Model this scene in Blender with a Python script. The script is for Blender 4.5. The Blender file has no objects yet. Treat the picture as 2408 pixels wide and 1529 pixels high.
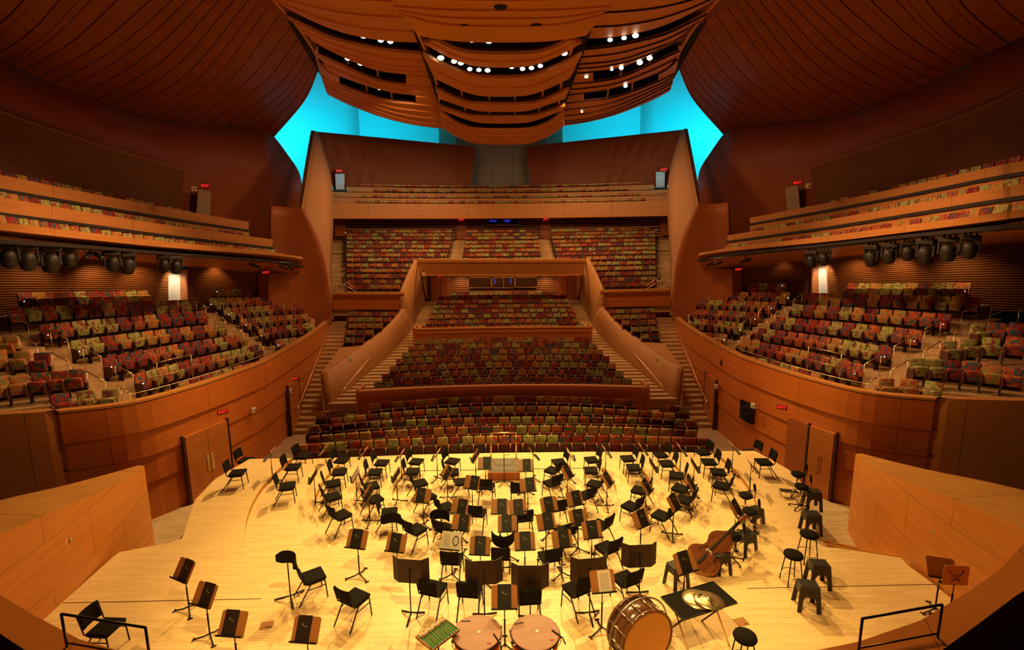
import bpy, bmesh, math, random
from mathutils import Vector, Matrix
random.seed(7)
sc = bpy.context.scene
col = sc.collection
R = math.radians
V = Vector

# ---------------------------------------------------------------- camera
FPX, EYE = 1200.0, 8.67
cd = bpy.data.cameras.new('camera')
cd.sensor_fit = 'HORIZONTAL'; cd.sensor_width = 36.0
cd.lens = FPX / 2408 * 36.0
cd.clip_start = 0.05; cd.clip_end = 300
cam = bpy.data.objects.new('camera', cd); col.objects.link(cam)
CROT = Matrix.Rotation(R(-1.05), 3, 'Z') @ Matrix.Rotation(R(90 - 9.65), 3, 'X') @ Matrix.Rotation(R(-.5), 3, 'Z')
cam.matrix_world = Matrix.Translation((0, 0, EYE)) @ CROT.to_4x4()
sc.camera = cam
ORI = V((0, 0, EYE))

def ray(px, py):
    return CROT @ V(((px - 1204) / FPX, -(py - 764.5) / FPX, -1.0))
def atz(px, py, z=0.0):
    d = ray(px, py); return ORI + d * ((z - EYE) / d.z)
def aty(px, py, y):
    d = ray(px, py); return ORI + d * (y / d.y)
def atx(px, py, x):
    d = ray(px, py); return ORI + d * (x / d.x)
def Y(*t):
    P = [aty(*p) for p in t]
    if t[0][0] < -50: P = [P[0] * 2.5 - P[1] * 1.5] + P      # run on past the edge of the picture
    return P
def mir(p): return V((-p.x, p.y, p.z))
def mirs(ps): return [mir(p) for p in ps]

# ---------------------------------------------------------------- world, exposure
w = bpy.data.worlds.new('hall_dark'); sc.world = w; w.use_nodes = True
w.node_tree.nodes['Background'].inputs[0].default_value = (1.0, 0.42, 0.16, 1)
w.node_tree.nodes['Background'].inputs[1].default_value = 0.008
sc.view_settings.view_transform = 'Standard'; sc.view_settings.look = 'None'
sc.view_settings.exposure = 0.0; sc.view_settings.gamma = 1.0
sc.view_settings.use_curve_mapping = False

# ---------------------------------------------------------------- lights
WARM = (1.0, 0.60, 0.20)
AMBER = (1.0, 0.50, 0.16)
def spot(name, loc, target, power, angle, color=WARM, blend=0.5, rad=0.12):
    l = bpy.data.lights.new(name, 'SPOT'); l.energy = power; l.color = color
    l.spot_size = R(angle); l.spot_blend = blend; l.shadow_soft_size = rad
    o = bpy.data.objects.new(name, l); col.objects.link(o); o.location = loc
    o.rotation_euler = (V(target) - V(loc)).to_track_quat('-Z', 'Y').to_euler()
    return o
def area(name, loc, target, power, sx, sy, color=AMBER):
    l = bpy.data.lights.new(name, 'AREA'); l.shape = 'RECTANGLE'; l.size = sx; l.size_y = sy
    l.energy = power; l.color = color
    o = bpy.data.objects.new(name, l); col.objects.link(o); o.location = loc
    o.rotation_euler = (V(target) - V(loc)).to_track_quat('-Z', 'Y').to_euler()
    return o
def point(name, loc, power, color=AMBER, rad=0.1):
    l = bpy.data.lights.new(name, 'POINT'); l.energy = power; l.color = color; l.shadow_soft_size = rad
    o = bpy.data.objects.new(name, l); col.objects.link(o); o.location = loc
    return o
STAGE_SPOTS = [(-3.6, 26.5, 15.2, -3.6, 14.0, 1.5), (3.6, 26.5, 15.2, 3.6, 14.0, 1.5), (0, 20.0, 15.0, 0, 13.8, .45),
               (-6.4, 20, 16.2, -7.4, 11.5, .42), (6.4, 20, 16.2, 7.4, 11.5, .42), (0, 4.5, 13.5, 0, 11.5, .85)]  # last entry: added fill from the camera side, with no fixture
for i, (x, y, z, tx, ty, k) in enumerate(STAGE_SPOTS):
    spot('stage_spot_light', (x, y, z), (tx, ty, 0), 7000 * k, 64, (1.0, .62, .18), .5, .08)
# dim house lights in the canopy slots, falling on the seating
for x in (-5, 5):
    for y in (27, 36):
        area('house_light', (x, y, 15.2), (x * 1.15, y + 3, 0), 560, 3, 1.2, (1.0, .50, .19))
for s in (-1, 1):
    spot('terrace_light', (s * 5.5, 21, 15.0), (s * 16, 19.5, 5), 4600, 66, (1.0, .50, .2), .8, .3)
    spot('balcony_light', (s * 3.5, 27, 15.8), (s * 11, 45, 10), 2000, 60, (1.0, .55, .25), .8, .3)
    spot('sail_light', (s * 3.0, 20, 12.5), (s * 17, 27, 18), 0, 60, (1.0, .5, .18), 1.0, .4)
    spot('terrace_light', (s * 5, 13, 12.6), (s * 17, 18.5, 5), 2300, 50, (1.0, .52, .2), .9, .3)  # added fill to lift the dark near terrace, no fixture there
    # cyan wash of the void behind the side sails: troughs above the ceiling and behind the balcony wall
    area('cyan_wash_light', (s * 15, 50.5, 18.2), (s * 19, 62, 23), 1350, 10, 1.2, (0.0, .72, 1.0))
    area('cyan_wash_light', (s * 21, 49, 10.0), (s * 23, 62, 14), 420, 5, 1.2, (0.0, .72, 1.0))

# ---------------------------------------------------------------- materials
def nt(name):
    m = bpy.data.materials.new(name); m.use_nodes = True
    n = m.node_tree; b = n.nodes['Principled BSDF']
    return m, n, b
def L(n, a, b): n.links.new(a, b)
def flat(name, c, rough=.6, metal=0.0, spec=.5, bump=0, bscale=60):
    m, n, b = nt(name)
    b.inputs['Base Color'].default_value = (*c, 1); b.inputs['Roughness'].default_value = rough
    b.inputs['Metallic'].default_value = metal; b.inputs['Specular IOR Level'].default_value = spec
    t = n.nodes.new('ShaderNodeTexCoord'); z = n.nodes.new('ShaderNodeTexNoise')
    z.inputs['Scale'].default_value = bscale; L(n, t.outputs['Object'], z.inputs['Vector'])
    r = n.nodes.new('ShaderNodeMapRange'); L(n, z.outputs['Fac'], r.inputs['Value'])
    r.inputs['To Min'].default_value = max(0, rough - .08); r.inputs['To Max'].default_value = min(1, rough + .08)
    L(n, r.outputs['Result'], b.inputs['Roughness'])
    if bump:
        u = n.nodes.new('ShaderNodeBump'); u.inputs['Strength'].default_value = bump
        L(n, z.outputs['Fac'], u.inputs['Height']); L(n, u.outputs['Normal'], b.inputs['Normal'])
    return m
def wood(name, c1, c2, scale=(1, 1, 12), rough=.42, coord='Object', seam=None, spec=.4):
    """grain from stretched noise; seam = (width, height) of panel joints in metres on the UVs"""
    m, n, b = nt(name)
    t = n.nodes.new('ShaderNodeTexCoord'); mp = n.nodes.new('ShaderNodeMapping')
    mp.inputs['Scale'].default_value = scale
    L(n, t.outputs['UV' if coord == 'UV' else 'Object'], mp.inputs['Vector'])
    z = n.nodes.new('ShaderNodeTexNoise'); z.inputs['Scale'].default_value = 1.6; z.inputs['Detail'].default_value = 5
    L(n, mp.outputs['Vector'], z.inputs['Vector'])
    cr = n.nodes.new('ShaderNodeValToRGB'); cr.color_ramp.elements[0].position = .32; cr.color_ramp.elements[1].position = .7
    cr.color_ramp.elements[0].color = (*c1, 1); cr.color_ramp.elements[1].color = (*c2, 1)
    L(n, z.outputs['Fac'], cr.inputs['Fac'])
    out = cr.outputs['Color']
    if seam:
        br = n.nodes.new('ShaderNodeTexBrick'); br.inputs['Scale'].default_value = 1
        br.inputs['Brick Width'].default_value = seam[0]; br.inputs['Row Height'].default_value = seam[1]
        br.inputs['Mortar Size'].default_value = seam[2] if len(seam) > 2 else .008
        br.inputs['Color1'].default_value = (1, 1, 1, 1); br.inputs['Color2'].default_value = (.985, .985, .985, 1)
        br.inputs['Mortar'].default_value = (.25, .2, .18, 1)
        sm = n.nodes.new('ShaderNodeMapping'); sm.inputs['Location'].default_value = (seam[0] * .37, min(seam[1] * .4, 9), 0)
        L(n, t.outputs['UV'], sm.inputs['Vector']); L(n, sm.outputs['Vector'], br.inputs['Vector'])
        mx = n.nodes.new('ShaderNodeMix'); mx.data_type = 'RGBA'; mx.blend_type = 'MULTIPLY'; mx.inputs[0].default_value = 1
        L(n, out, mx.inputs[6]); L(n, br.outputs['Color'], mx.inputs[7]); out = mx.outputs[2]
    L(n, out, b.inputs['Base Color'])
    b.inputs['Roughness'].default_value = rough; b.inputs['Specular IOR Level'].default_value = spec
    return m
def fabric(name, cols, seed):
    """bold leaf pattern of the hall's upholstery"""
    m, n, b = nt(name)
    t = n.nodes.new('ShaderNodeTexCoord'); g = n.nodes.new('ShaderNodeNewGeometry')
    mp = n.nodes.new('ShaderNodeMapping'); mp.inputs['Location'].default_value = (seed * 3.7, seed * 1.3, seed)
    mp.inputs['Rotation'].default_value = (.4, .6, .5 + seed); mp.inputs['Scale'].default_value = (1.5, 3.0, 1.8)
    L(n, g.outputs['Position'], mp.inputs['Vector'])
    z = n.nodes.new('ShaderNodeTexNoise'); z.inputs['Scale'].default_value = 4.5; z.inputs['Detail'].default_value = 1
    L(n, mp.outputs['Vector'], z.inputs['Vector'])
    ad = n.nodes.new('ShaderNodeMix'); ad.data_type = 'VECTOR'; ad.inputs[0].default_value = .22
    L(n, mp.outputs['Vector'], ad.inputs[4]); L(n, z.outputs['Color'], ad.inputs[5])
    vo = n.nodes.new('ShaderNodeTexVoronoi'); vo.inputs['Scale'].default_value = 6.0
    L(n, ad.outputs[1], vo.inputs['Vector'])
    sp = n.nodes.new('ShaderNodeSeparateColor'); L(n, vo.outputs['Color'], sp.inputs['Color'])
    cr = n.nodes.new('ShaderNodeValToRGB'); cr.color_ramp.interpolation = 'CONSTANT'
    e = cr.color_ramp.elements
    e[0].position = 0; e[0].color = (*cols[0], 1); e[1].position = .34; e[1].color = (*cols[1], 1)
    for k, p in ((2, .6), (3, .8)):
        x = e.new(p); x.color = (*cols[k], 1)
    L(n, sp.outputs['Red'], cr.inputs['Fac']); L(n, cr.outputs['Color'], b.inputs['Base Color'])
    b.inputs['Roughness'].default_value = .9; b.inputs['Specular IOR Level'].default_value = .15
    return m
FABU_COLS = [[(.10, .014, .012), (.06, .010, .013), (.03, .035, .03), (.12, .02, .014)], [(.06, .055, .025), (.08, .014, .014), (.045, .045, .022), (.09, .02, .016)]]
def glow(name, c, s, sample=False):
    m, n, b = nt(name)
    b.inputs['Base Color'].default_value = (*c, 1)
    b.inputs['Emission Color'].default_value = (*c, 1); b.inputs['Emission Strength'].default_value = s
    if not sample: m.cycles.emission_sampling = 'NONE'
    return m
def floorwood(name, ca, cb, bw=1.3, bh=.075, rough=.3):
    m, n, b = nt(name)
    t = n.nodes.new('ShaderNodeTexCoord')
    br = n.nodes.new('ShaderNodeTexBrick'); br.inputs['Scale'].default_value = 1
    br.inputs['Brick Width'].default_value = bw; br.inputs['Row Height'].default_value = bh
    br.inputs['Mortar Size'].default_value = .0025; br.inputs['Bias'].default_value = 0
    br.inputs['Color1'].default_value = (*ca, 1); br.inputs['Color2'].default_value = (*cb, 1)
    br.inputs['Mortar'].default_value = (cb[0] * .7, cb[1] * .62, cb[2] * .55, 1)
    L(n, t.outputs['Object'], br.inputs['Vector'])
    mp = n.nodes.new('ShaderNodeMapping'); mp.inputs['Scale'].default_value = (1.2, 14, 1)
    L(n, t.outputs['Object'], mp.inputs['Vector'])
    z = n.nodes.new('ShaderNodeTexNoise'); z.inputs['Scale'].default_value = 1.2; z.inputs['Detail'].default_value = 6
    L(n, mp.outputs['Vector'], z.inputs['Vector'])
    z2 = n.nodes.new('ShaderNodeTexNoise'); z2.inputs['Scale'].default_value = .5; z2.inputs['Detail'].default_value = 3
    L(n, t.outputs['Object'], z2.inputs['Vector'])
    r = n.nodes.new('ShaderNodeMapRange'); L(n, z.outputs['Fac'], r.inputs['Value'])
    r.inputs['From Min'].default_value = .3; r.inputs['From Max'].default_value = .7
    r.inputs['To Min'].default_value = .91; r.inputs['To Max'].default_value = 1.04
    mx = n.nodes.new('ShaderNodeMix'); mx.data_type = 'RGBA'; mx.blend_type = 'MULTIPLY'; mx.inputs[0].default_value = 1
    L(n, br.outputs['Color'], mx.inputs[6]); L(n, r.outputs['Result'], mx.inputs[7])
    L(n, mx.outputs[2], b.inputs['Base Color'])
    r2 = n.nodes.new('ShaderNodeMapRange'); L(n, z2.outputs['Fac'], r2.inputs['Value'])
    r2.inputs['To Min'].default_value = rough; r2.inputs['To Max'].default_value = rough + .25
    L(n, r2.outputs['Result'], b.inputs['Roughness'])
    b.inputs['Specular IOR Level'].default_value = .35
    return m

M = {}
M['floor'] = floorwood('maple_stage_floor', (.88, .66, .35), (.80, .57, .28))
M['riser'] = wood('riser_fascia_wood', (.50, .21, .04), (.60, .27, .055), (1, 1, 4))
M['wing'] = wood('fir_wing_wall', (.60, .22, .04), (.70, .28, .055), (.5, .5, 5), .4, seam=(2.9, 1.15, .006))
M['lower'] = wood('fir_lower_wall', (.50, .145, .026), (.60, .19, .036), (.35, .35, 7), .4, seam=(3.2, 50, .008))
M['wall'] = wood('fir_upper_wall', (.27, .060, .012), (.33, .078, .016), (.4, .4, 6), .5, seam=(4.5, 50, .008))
M['fascia'] = wood('fir_balcony_front', (.50, .22, .06), (.60, .27, .08), (.4, .4, 7), .42, seam=(4.2, 50, .01))
M['slat'] = wood('slatted_wall_wood', (.27, .095, .026), (.34, .12, .034), (.5, .5, 8), .5)
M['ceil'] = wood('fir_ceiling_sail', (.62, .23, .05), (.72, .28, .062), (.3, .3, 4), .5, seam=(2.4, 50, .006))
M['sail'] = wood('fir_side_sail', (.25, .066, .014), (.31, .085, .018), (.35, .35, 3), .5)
M['slatgap'] = flat('dark_felt_behind_slats', (.045, .014, .006), .9)
M['gap'] = flat('dark_gap', (.05, .010, .006), .9)
M['black'] = flat('dark_slot', (.012, .010, .009), .9)
M['tower'] = flat('pale_plaster_fir', (.42, .215, .10), .75, bump=.05, bscale=8)
M['maroon'] = wood('maroon_drum_wood', (.30, .085, .022), (.36, .105, .028), (.4, .4, 6), .5)  # one even maroon wood tone
M['void'] = flat('white_void_wall', (.80, .82, .82), .8)
M['grey'] = flat('grey_organ_panel', (.55, .44, .34), .7, bump=.1, bscale=5)
M['tread'] = floorwood('pale_oak_tread', (.60, .42, .22), (.50, .34, .17), 1.0, .12, .45)
M['hallfloor'] = floorwood('oak_hall_floor', (.56, .42, .27), (.46, .34, .21), 1.2, .1, .45)
M['doorbrown'] = wood('door_veneer', (.42, .14, .032), (.50, .18, .042), (.6, .6, 5), .4)
M['ribbon'] = wood('ribbon_wall_wood', (.45, .22, .078), (.52, .26, .095), (.4, .4, 6), .5, seam=(5, 50, .006))
M['doordark'] = wood('dark_red_door_veneer', (.28, .07, .018), (.34, .09, .022), (.6, .6, 5), .4)
M['doorgrey'] = flat('grey_beige_door', (.40, .30, .20), .6)
M['cyanpane'] = flat('white_door_jamb', (.75, .78, .78), .7)
M['brass'] = flat('satin_brass', (.80, .62, .34), .28, .9)
M['steel'] = flat('brushed_steel', (.55, .53, .50), .3, .9)
M['chrome'] = flat('chrome', (.8, .8, .8), .12, 1.0)
M['blackmetal'] = flat('black_metal', (.014, .012, .010), .45, .3)
M['blackplastic'] = flat('black_plastic', (.018, .016, .014), .5)
M['blackfab'] = flat('black_fabric', (.012, .010, .008), .95, 0, .12, bump=.2, bscale=300)
M['carpet'] = flat('grey_carpet', (.16, .145, .13), .95, bump=.3, bscale=200)
M['glassdark'] = flat('dark_window_glass', (.006, .008, .014), .08, 0, .8)
M['seatwood'] = flat('seat_side_panel_wood', (.085, .032, .016), .6)
M['armwood'] = flat('seat_armrest_wood', (.36, .16, .055), .5)
M['seatdark'] = flat('seat_pedestal', (.02, .015, .012), .7)
M['desk'] = flat('stand_desk_enamel', (.42, .19, .062), .38)
M['paper'] = flat('white_paper', (.78, .74, .66), .85)
M['ink'] = flat('printed_ink', (.10, .08, .07), .9)
M['folder'] = flat('black_folder', (.012, .011, .010), .55)
M['emblem'] = flat('pale_green_print', (.26, .34, .18), .7)
M['plastic'] = flat('white_plastic', (.72, .70, .64), .5)
M['signred'] = glow('exit_sign_red', (1.0, .02, .02), 1.6)
M['lamp'] = glow('lamp_lens_glow', (1.0, .86, .58), 16)
M['lampdim'] = glow('lamp_lens_amber', (1.0, .5, .2), 3)
M['ledwhite'] = glow('aisle_led_glow', (.75, .85, 1.0), 9)
M['screen'] = glow('booth_screen_blue', (.04, .06, .9), .25)
FAB = [fabric('upholstery_red', [(.40, .085, .035), (.26, .05, .04), (.08, .13, .16), (.48, .16, .05)], 1),
       fabric('upholstery_green', [(.36, .37, .12), (.26, .29, .10), (.26, .075, .07), (.44, .42, .16)], 2),
       fabric('upholstery_orange', [(.50, .20, .06), (.46, .29, .09), (.25, .28, .11), (.40, .10, .045)], 3),
       fabric('upholstery_blue', [(.27, .035, .03), (.055, .10, .15), (.36, .06, .03), (.18, .03, .035)], 4)]

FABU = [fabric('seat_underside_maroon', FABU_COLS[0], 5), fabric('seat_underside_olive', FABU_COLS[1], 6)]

# ---------------------------------------------------------------- mesh helpers
class MB:
    def __init__(s):
        s.bm = bmesh.new(); s.uv = s.bm.loops.layers.uv.new('UVMap')
    def box(s, x0, x1, y0, y1, z0, z1, bev=0, M_=None, seg=2, mi=0):
        r = bmesh.ops.create_cube(s.bm, size=1.0); vs = r['verts']
        for v in vs:
            v.co = V(((x0 + x1) / 2 + v.co.x * (x1 - x0), (y0 + y1) / 2 + v.co.y * (y1 - y0), (z0 + z1) / 2 + v.co.z * (z1 - z0)))
        fs = set(f for v in vs for f in v.link_faces)
        if bev:
            es = set(e for v in vs for e in v.link_edges)
            r = bmesh.ops.bevel(s.bm, geom=list(es), offset=bev, segments=seg, affect='EDGES', profile=.5)
            fs = set(f for f in fs if f.is_valid) | set(r['faces'])
            vs = list(set(v for f in fs for v in f.verts))
        if M_: 
            for v in vs: v.co = M_ @ v.co
        for f in fs: f.material_index = mi
        return vs
    def tube(s, pts, r, n=8, mi=0, closed=False, rs=None):
        pts = [V(p) for p in pts]; N = len(pts); rings = []; up = None
        for i, p in enumerate(pts):
            a = pts[(i - 1) % N] if (closed or i > 0) else pts[i]
            b = pts[(i + 1) % N] if (closed or i < N - 1) else pts[i]
            t = (b - a).normalized()
            if up is None: up = V((0, 0, 1)) if abs(t.z) < .9 else V((1, 0, 0))
            x = t.cross(up)
            if x.length < 1e-4: x = t.cross(V((0, 1, .1)))
            x.normalize(); yv = x.cross(t).normalized(); up = yv
            rr = rs[i] if rs else r
            rings.append([s.bm.verts.new(p + (x * math.cos(2 * math.pi * k / n) + yv * math.sin(2 * math.pi * k / n)) * rr) for k in range(n)])
        m = N if closed else N - 1
        for i in range(m):
            A, B_ = rings[i], rings[(i + 1) % N]
            for k in range(n):
                f = s.bm.faces.new((A[k], A[(k + 1) % n], B_[(k + 1) % n], B_[k])); f.material_index = mi; f.smooth = True
        if not closed:
            s.bm.faces.new(rings[0][::-1]).material_index = mi; s.bm.faces.new(rings[-1]).material_index = mi
    def lathe(s, prof, n=24, M_=None, mi=0, smooth=True, ring=False):
        M_ = M_ or Matrix.Identity(4); rings = []
        for r, z in prof:
            if r < 1e-5: rings.append([s.bm.verts.new(M_ @ V((0, 0, z)))])
            else: rings.append([s.bm.verts.new(M_ @ V((r * math.cos(2 * math.pi * k / n), r * math.sin(2 * math.pi * k / n), z))) for k in range(n)])
        for A, B_ in zip(rings, rings[1:]):
            for k in range(n):
                if len(A) == 1 and len(B_) == 1: continue
                if len(A) == 1: vs = (A[0], B_[(k + 1) % n], B_[k])
                elif len(B_) == 1: vs = (A[k], A[(k + 1) % n], B_[0])
                else: vs = (A[k], A[(k + 1) % n], B_[(k + 1) % n], B_[k])
                f = s.bm.faces.new(vs); f.material_index = mi; f.smooth = smooth
        if ring:
            for k in range(n): s.bm.faces.new((rings[-1][k], rings[-1][(k + 1) % n], rings[0][(k + 1) % n], rings[0][k])).material_index = mi
            return
        for rg, rev in ((rings[0], True), (rings[-1], False)):
            if len(rg) > 1: s.bm.faces.new(rg[::-1] if rev else rg).material_index = mi
    def prism(s, pts, a, b, mi=0, M_=None):
        """pts 2D outline in (x,y), extruded from z=a to z=b (M_ places it)"""
        M_ = M_ or Matrix.Identity(4)
        A = [s.bm.verts.new(M_ @ V((p[0], p[1], a))) for p in pts]; B_ = [s.bm.verts.new(M_ @ V((p[0], p[1], b))) for p in pts]
        n = len(pts)
        for k in range(n): s.bm.faces.new((A[k], A[(k + 1) % n], B_[(k + 1) % n], B_[k])).material_index = mi
        s.bm.faces.new(A[::-1]).material_index = mi; s.bm.faces.new(B_).material_index = mi
    def hull(s, lo, hi, mi=0):
        A = [s.bm.verts.new(p) for p in lo]; B_ = [s.bm.verts.new(p) for p in hi]; n = len(lo)
        for k in range(n): s.bm.faces.new((A[k], A[(k + 1) % n], B_[(k + 1) % n], B_[k])).material_index = mi
        s.bm.faces.new(A[::-1]).material_index = mi; s.bm.faces.new(B_).material_index = mi
    def grid(s, G, th=0.0, mi=0, smooth=False, mif=None, nrm=None):
        """G[i][j] points; closed slab of thickness th behind it (along -normal), uvs in metres"""
        nu, nv = len(G), len(G[0])
        us = [0]; 
        for i in range(1, nu): us.append(us[-1] + (G[i][0] - G[i - 1][0]).length)
        def normal(i, j):
            if nrm: return nrm
            a = G[min(i + 1, nu - 1)][j] - G[max(i - 1, 0)][j]; b = G[i][min(j + 1, nv - 1)] - G[i][max(j - 1, 0)]
            n = a.cross(b); return n.normalized() if n.length > 1e-6 else V((0, 0, 1))
        F_ = [[s.bm.verts.new(p) for p in row] for row in G]
        def face(vs, uvs, m):
            try: f = s.bm.faces.new(vs)
            except ValueError: return
            f.material_index = m; f.smooth = smooth
            for l, q in zip(f.loops, uvs): l[s.uv].uv = q
        def vl(i, j): return sum((G[i][k] - G[i][k - 1]).length for k in range(1, j + 1))
        VL = [[vl(i, j) for j in range(nv)] for i in range(nu)]
        for i in range(nu - 1):
            for j in range(nv - 1):
                m = mif(i, j) if mif else mi
                face((F_[i][j], F_[i + 1][j], F_[i + 1][j + 1], F_[i][j + 1]),
                     ((us[i], VL[i][j]), (us[i + 1], VL[i + 1][j]), (us[i + 1], VL[i + 1][j + 1]), (us[i], VL[i][j + 1])), m)
        if th:
            K = [[s.bm.verts.new(G[i][j] - normal(i, j) * th) for j in range(nv)] for i in range(nu)]
            for i in range(nu - 1):
                for j in range(nv - 1):
                    face((K[i][j + 1], K[i + 1][j + 1], K[i + 1][j], K[i][j]), ((0, 0),) * 4, mi)
            for i in range(nu - 1):
                for j in (0, nv - 1):
                    q = (F_[i][j], F_[i + 1][j], K[i + 1][j], K[i][j]); q = q[::-1] if j == 0 else q
                    face(q, ((us[i], 0), (us[i + 1], 0), (us[i + 1], th), (us[i], th)), mi)
            for j in range(nv - 1):
                for i in (0, nu - 1):
                    q = (F_[i][j], F_[i][j + 1], K[i][j + 1], K[i][j]); q = q[::-1] if i else q
                    face(q, ((0, 0),) * 4, mi)
    def obj(s, name, mats, parent=None, fix=True):
        if fix: bmesh.ops.recalc_face_normals(s.bm, faces=s.bm.faces[:])
        me = bpy.data.meshes.new(name); s.bm.to_mesh(me); s.bm.free()
        for m in (mats if isinstance(mats, (list, tuple)) else [mats]): me.materials.append(M[m] if isinstance(m, str) else m)
        o = bpy.data.objects.new(name, me); col.objects.link(o)
        if parent: o.parent = parent
        return o

def tag(o, label, cat=None, group=None, kind=None):
    if label: o['label'] = label
    if cat: o['category'] = cat
    if group: o['group'] = group
    if kind: o['kind'] = kind
    return o
def thing(name, label, cat, loc=(0, 0, 0), rz=0, group=None):
    o = bpy.data.objects.new(name, None); col.objects.link(o); o.empty_display_size = .1
    o.location = loc; o.rotation_euler = (0, 0, rz)
    return tag(o, label, cat, group)
def struct(mb, name, mats, label=None):
    o = mb.obj(name, mats); o['kind'] = 'structure'; o['label'] = label or name.replace('_', ' '); return o
def dup(root, name=None):
    r = root.copy(); col.objects.link(r)
    for ch in root.children:
        c = ch.copy(); col.objects.link(c); c.parent = r
        for g in ch.children:
            d = g.copy(); col.objects.link(d); d.parent = c
    return r

def resample(P, n):
    """n points along a Catmull-Rom curve through P"""
    if len(P) == 2: return [P[0].lerp(P[1], i / (n - 1)) for i in range(n)]
    Q = [P[0] * 2 - P[1]] + list(P) + [P[-1] * 2 - P[-2]]; fine = []
    for i in range(1, len(Q) - 2):
        a, b, c, d = Q[i - 1], Q[i], Q[i + 1], Q[i + 2]
        for k in range(12):
            t = k / 12
            fine.append(.5 * ((2 * b) + (c - a) * t + (2 * a - 5 * b + 4 * c - d) * t * t + (3 * b - a - 3 * c + d) * t ** 3))
    fine.append(P[-1])
    acc = [0]
    for a, b in zip(fine, fine[1:]): acc.append(acc[-1] + (b - a).length)
    out = []; k = 0
    for i in range(n):
        s = acc[-1] * i / (n - 1)
        while k < len(acc) - 2 and acc[k + 1] < s: k += 1
        d = acc[k + 1] - acc[k]; out.append(fine[k].lerp(fine[k + 1], (s - acc[k]) / d if d > 1e-9 else 0))
    return out
def pw(P, n):
    """n points by parameter (keeps pairing between the two edges of a sheet)"""
    m = len(P) - 1; out = []
    Q = [P[0] * 2 - P[1]] + list(P) + [P[-1] * 2 - P[-2]]
    for i in range(n):
        s = m * i / (n - 1); k = min(int(s), m - 1); t = s - k
        a, b, c, d = Q[k], Q[k + 1], Q[k + 2], Q[k + 3]
        if m == 1: out.append(P[0].lerp(P[1], t)); continue
        out.append(.5 * ((2 * b) + (c - a) * t + (2 * a - 5 * b + 4 * c - d) * t * t + (3 * b - a - 3 * c + d) * t ** 3))
    return out
def sheet(mb, A, B, nu=20, vs=(0, 1), offs=None, th=.2, mi=0, smooth=False, mif=None, flip=False, toward=None):
    """slab spanned between edges A (v=0) and B (v=1); offs[j] pushes row j along the front normal"""
    A, B = pw(A, nu), pw(B, nu); G = []
    for i in range(nu):
        row = []
        ta = A[min(i + 1, nu - 1)] - A[max(i - 1, 0)]
        n = ta.cross(B[i] - A[i]).normalized()
        ref = (toward or V((0, 14, 6))) - A[i]
        if n.dot(ref) < 0: n = -n
        for j, v in enumerate(vs):
            p = A[i].lerp(B[i], v)
            if offs: p = p + n * offs[j]
            row.append(p)
        G.append(row)
    # keep the front normal toward the hall
    a = (G[-1][0] - G[0][0]); b = (G[0][-1] - G[0][0])
    mid = nu // 2
    t = (G[min(mid + 1, nu - 1)][0] - G[mid][0]).cross(G[mid][-1] - G[mid][0])
    if t.dot((toward or V((0, 14, 6))) - G[mid][0]) < 0: G = G[::-1]
    mb.grid(G, th, mi, smooth, mif)
def slats(n, depth=.05, duty=.62):
    vs, of = [], []
    for k in range(n):
        a = k / n; b = (k + duty) / n; c = (k + 1) / n
        vs += [a, b, b, c] ; of += [depth, depth, 0, 0]
    vs.append(1); of.append(depth)
    return vs, of
def each_side(fn):
    for s, nm in ((1, 'left'), (-1, 'right')):
        fn((lambda P: list(P)) if s == 1 else mirs, nm, s)

# ================================================================ STAGE FLOOR
CX, CY = 0.0, 16.8
RAD = [3.87, 5.07, 6.28, 8.1]
def pbound(x):
    a = abs(x)
    if a > 5.55: return 10.55
    if a > 3.9: return 12.0 + (a - 3.9) / 1.65 * -1.45
    return CY - math.sqrt(6.18 ** 2 - a * a)
def zone(x, y):
    if y < pbound(x): return .6
    r = math.hypot(x - CX, y - CY)
    if y > 18.0 + .25 * (abs(x) > 8): return 0.0
    for k, q in enumerate(RAD):
        if r < q: return .15 * k
    return .6
def onfloor(px, py, h=0.0):
    """point h above the stage level it stands on, seen at a pixel"""
    z = 0.0
    for _ in range(6):
        p = atz(px, py, z + h); z = zone(p.x, p.y)
    return p, z

# main slab: outline of the platform; hall floor lies .8 m lower
half = [(0, 19.75), (-3.5, 19.72), (-7.4, 19.5), (-9.3, 19.25), (-9.62, 18.6)]
mb = MB()
lo = [V((x, y, -.8)) for x, y in half] + [V((-9.62, 18.2, -.8)), V((0, 18.2, -.8))]
full = [(x, y) for x, y in half] + [(-9.62, 18.2), (9.62, 18.2)] + [(-x, y) for x, y in half[:0:-1]]
mb.hull([V((x, y, -.85)) for x, y in full], [V((x, y, 0)) for x, y in full])
mb.prism([(CX + 8.2 * math.cos(a), min(18.25, CY + 8.2 * math.sin(a))) for a in [R(d) for d in range(0, 360, 5)]], -.85, 0)
struct(mb, 'floor', 'floor', 'pale maple stage floor in front of the audience')

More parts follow.
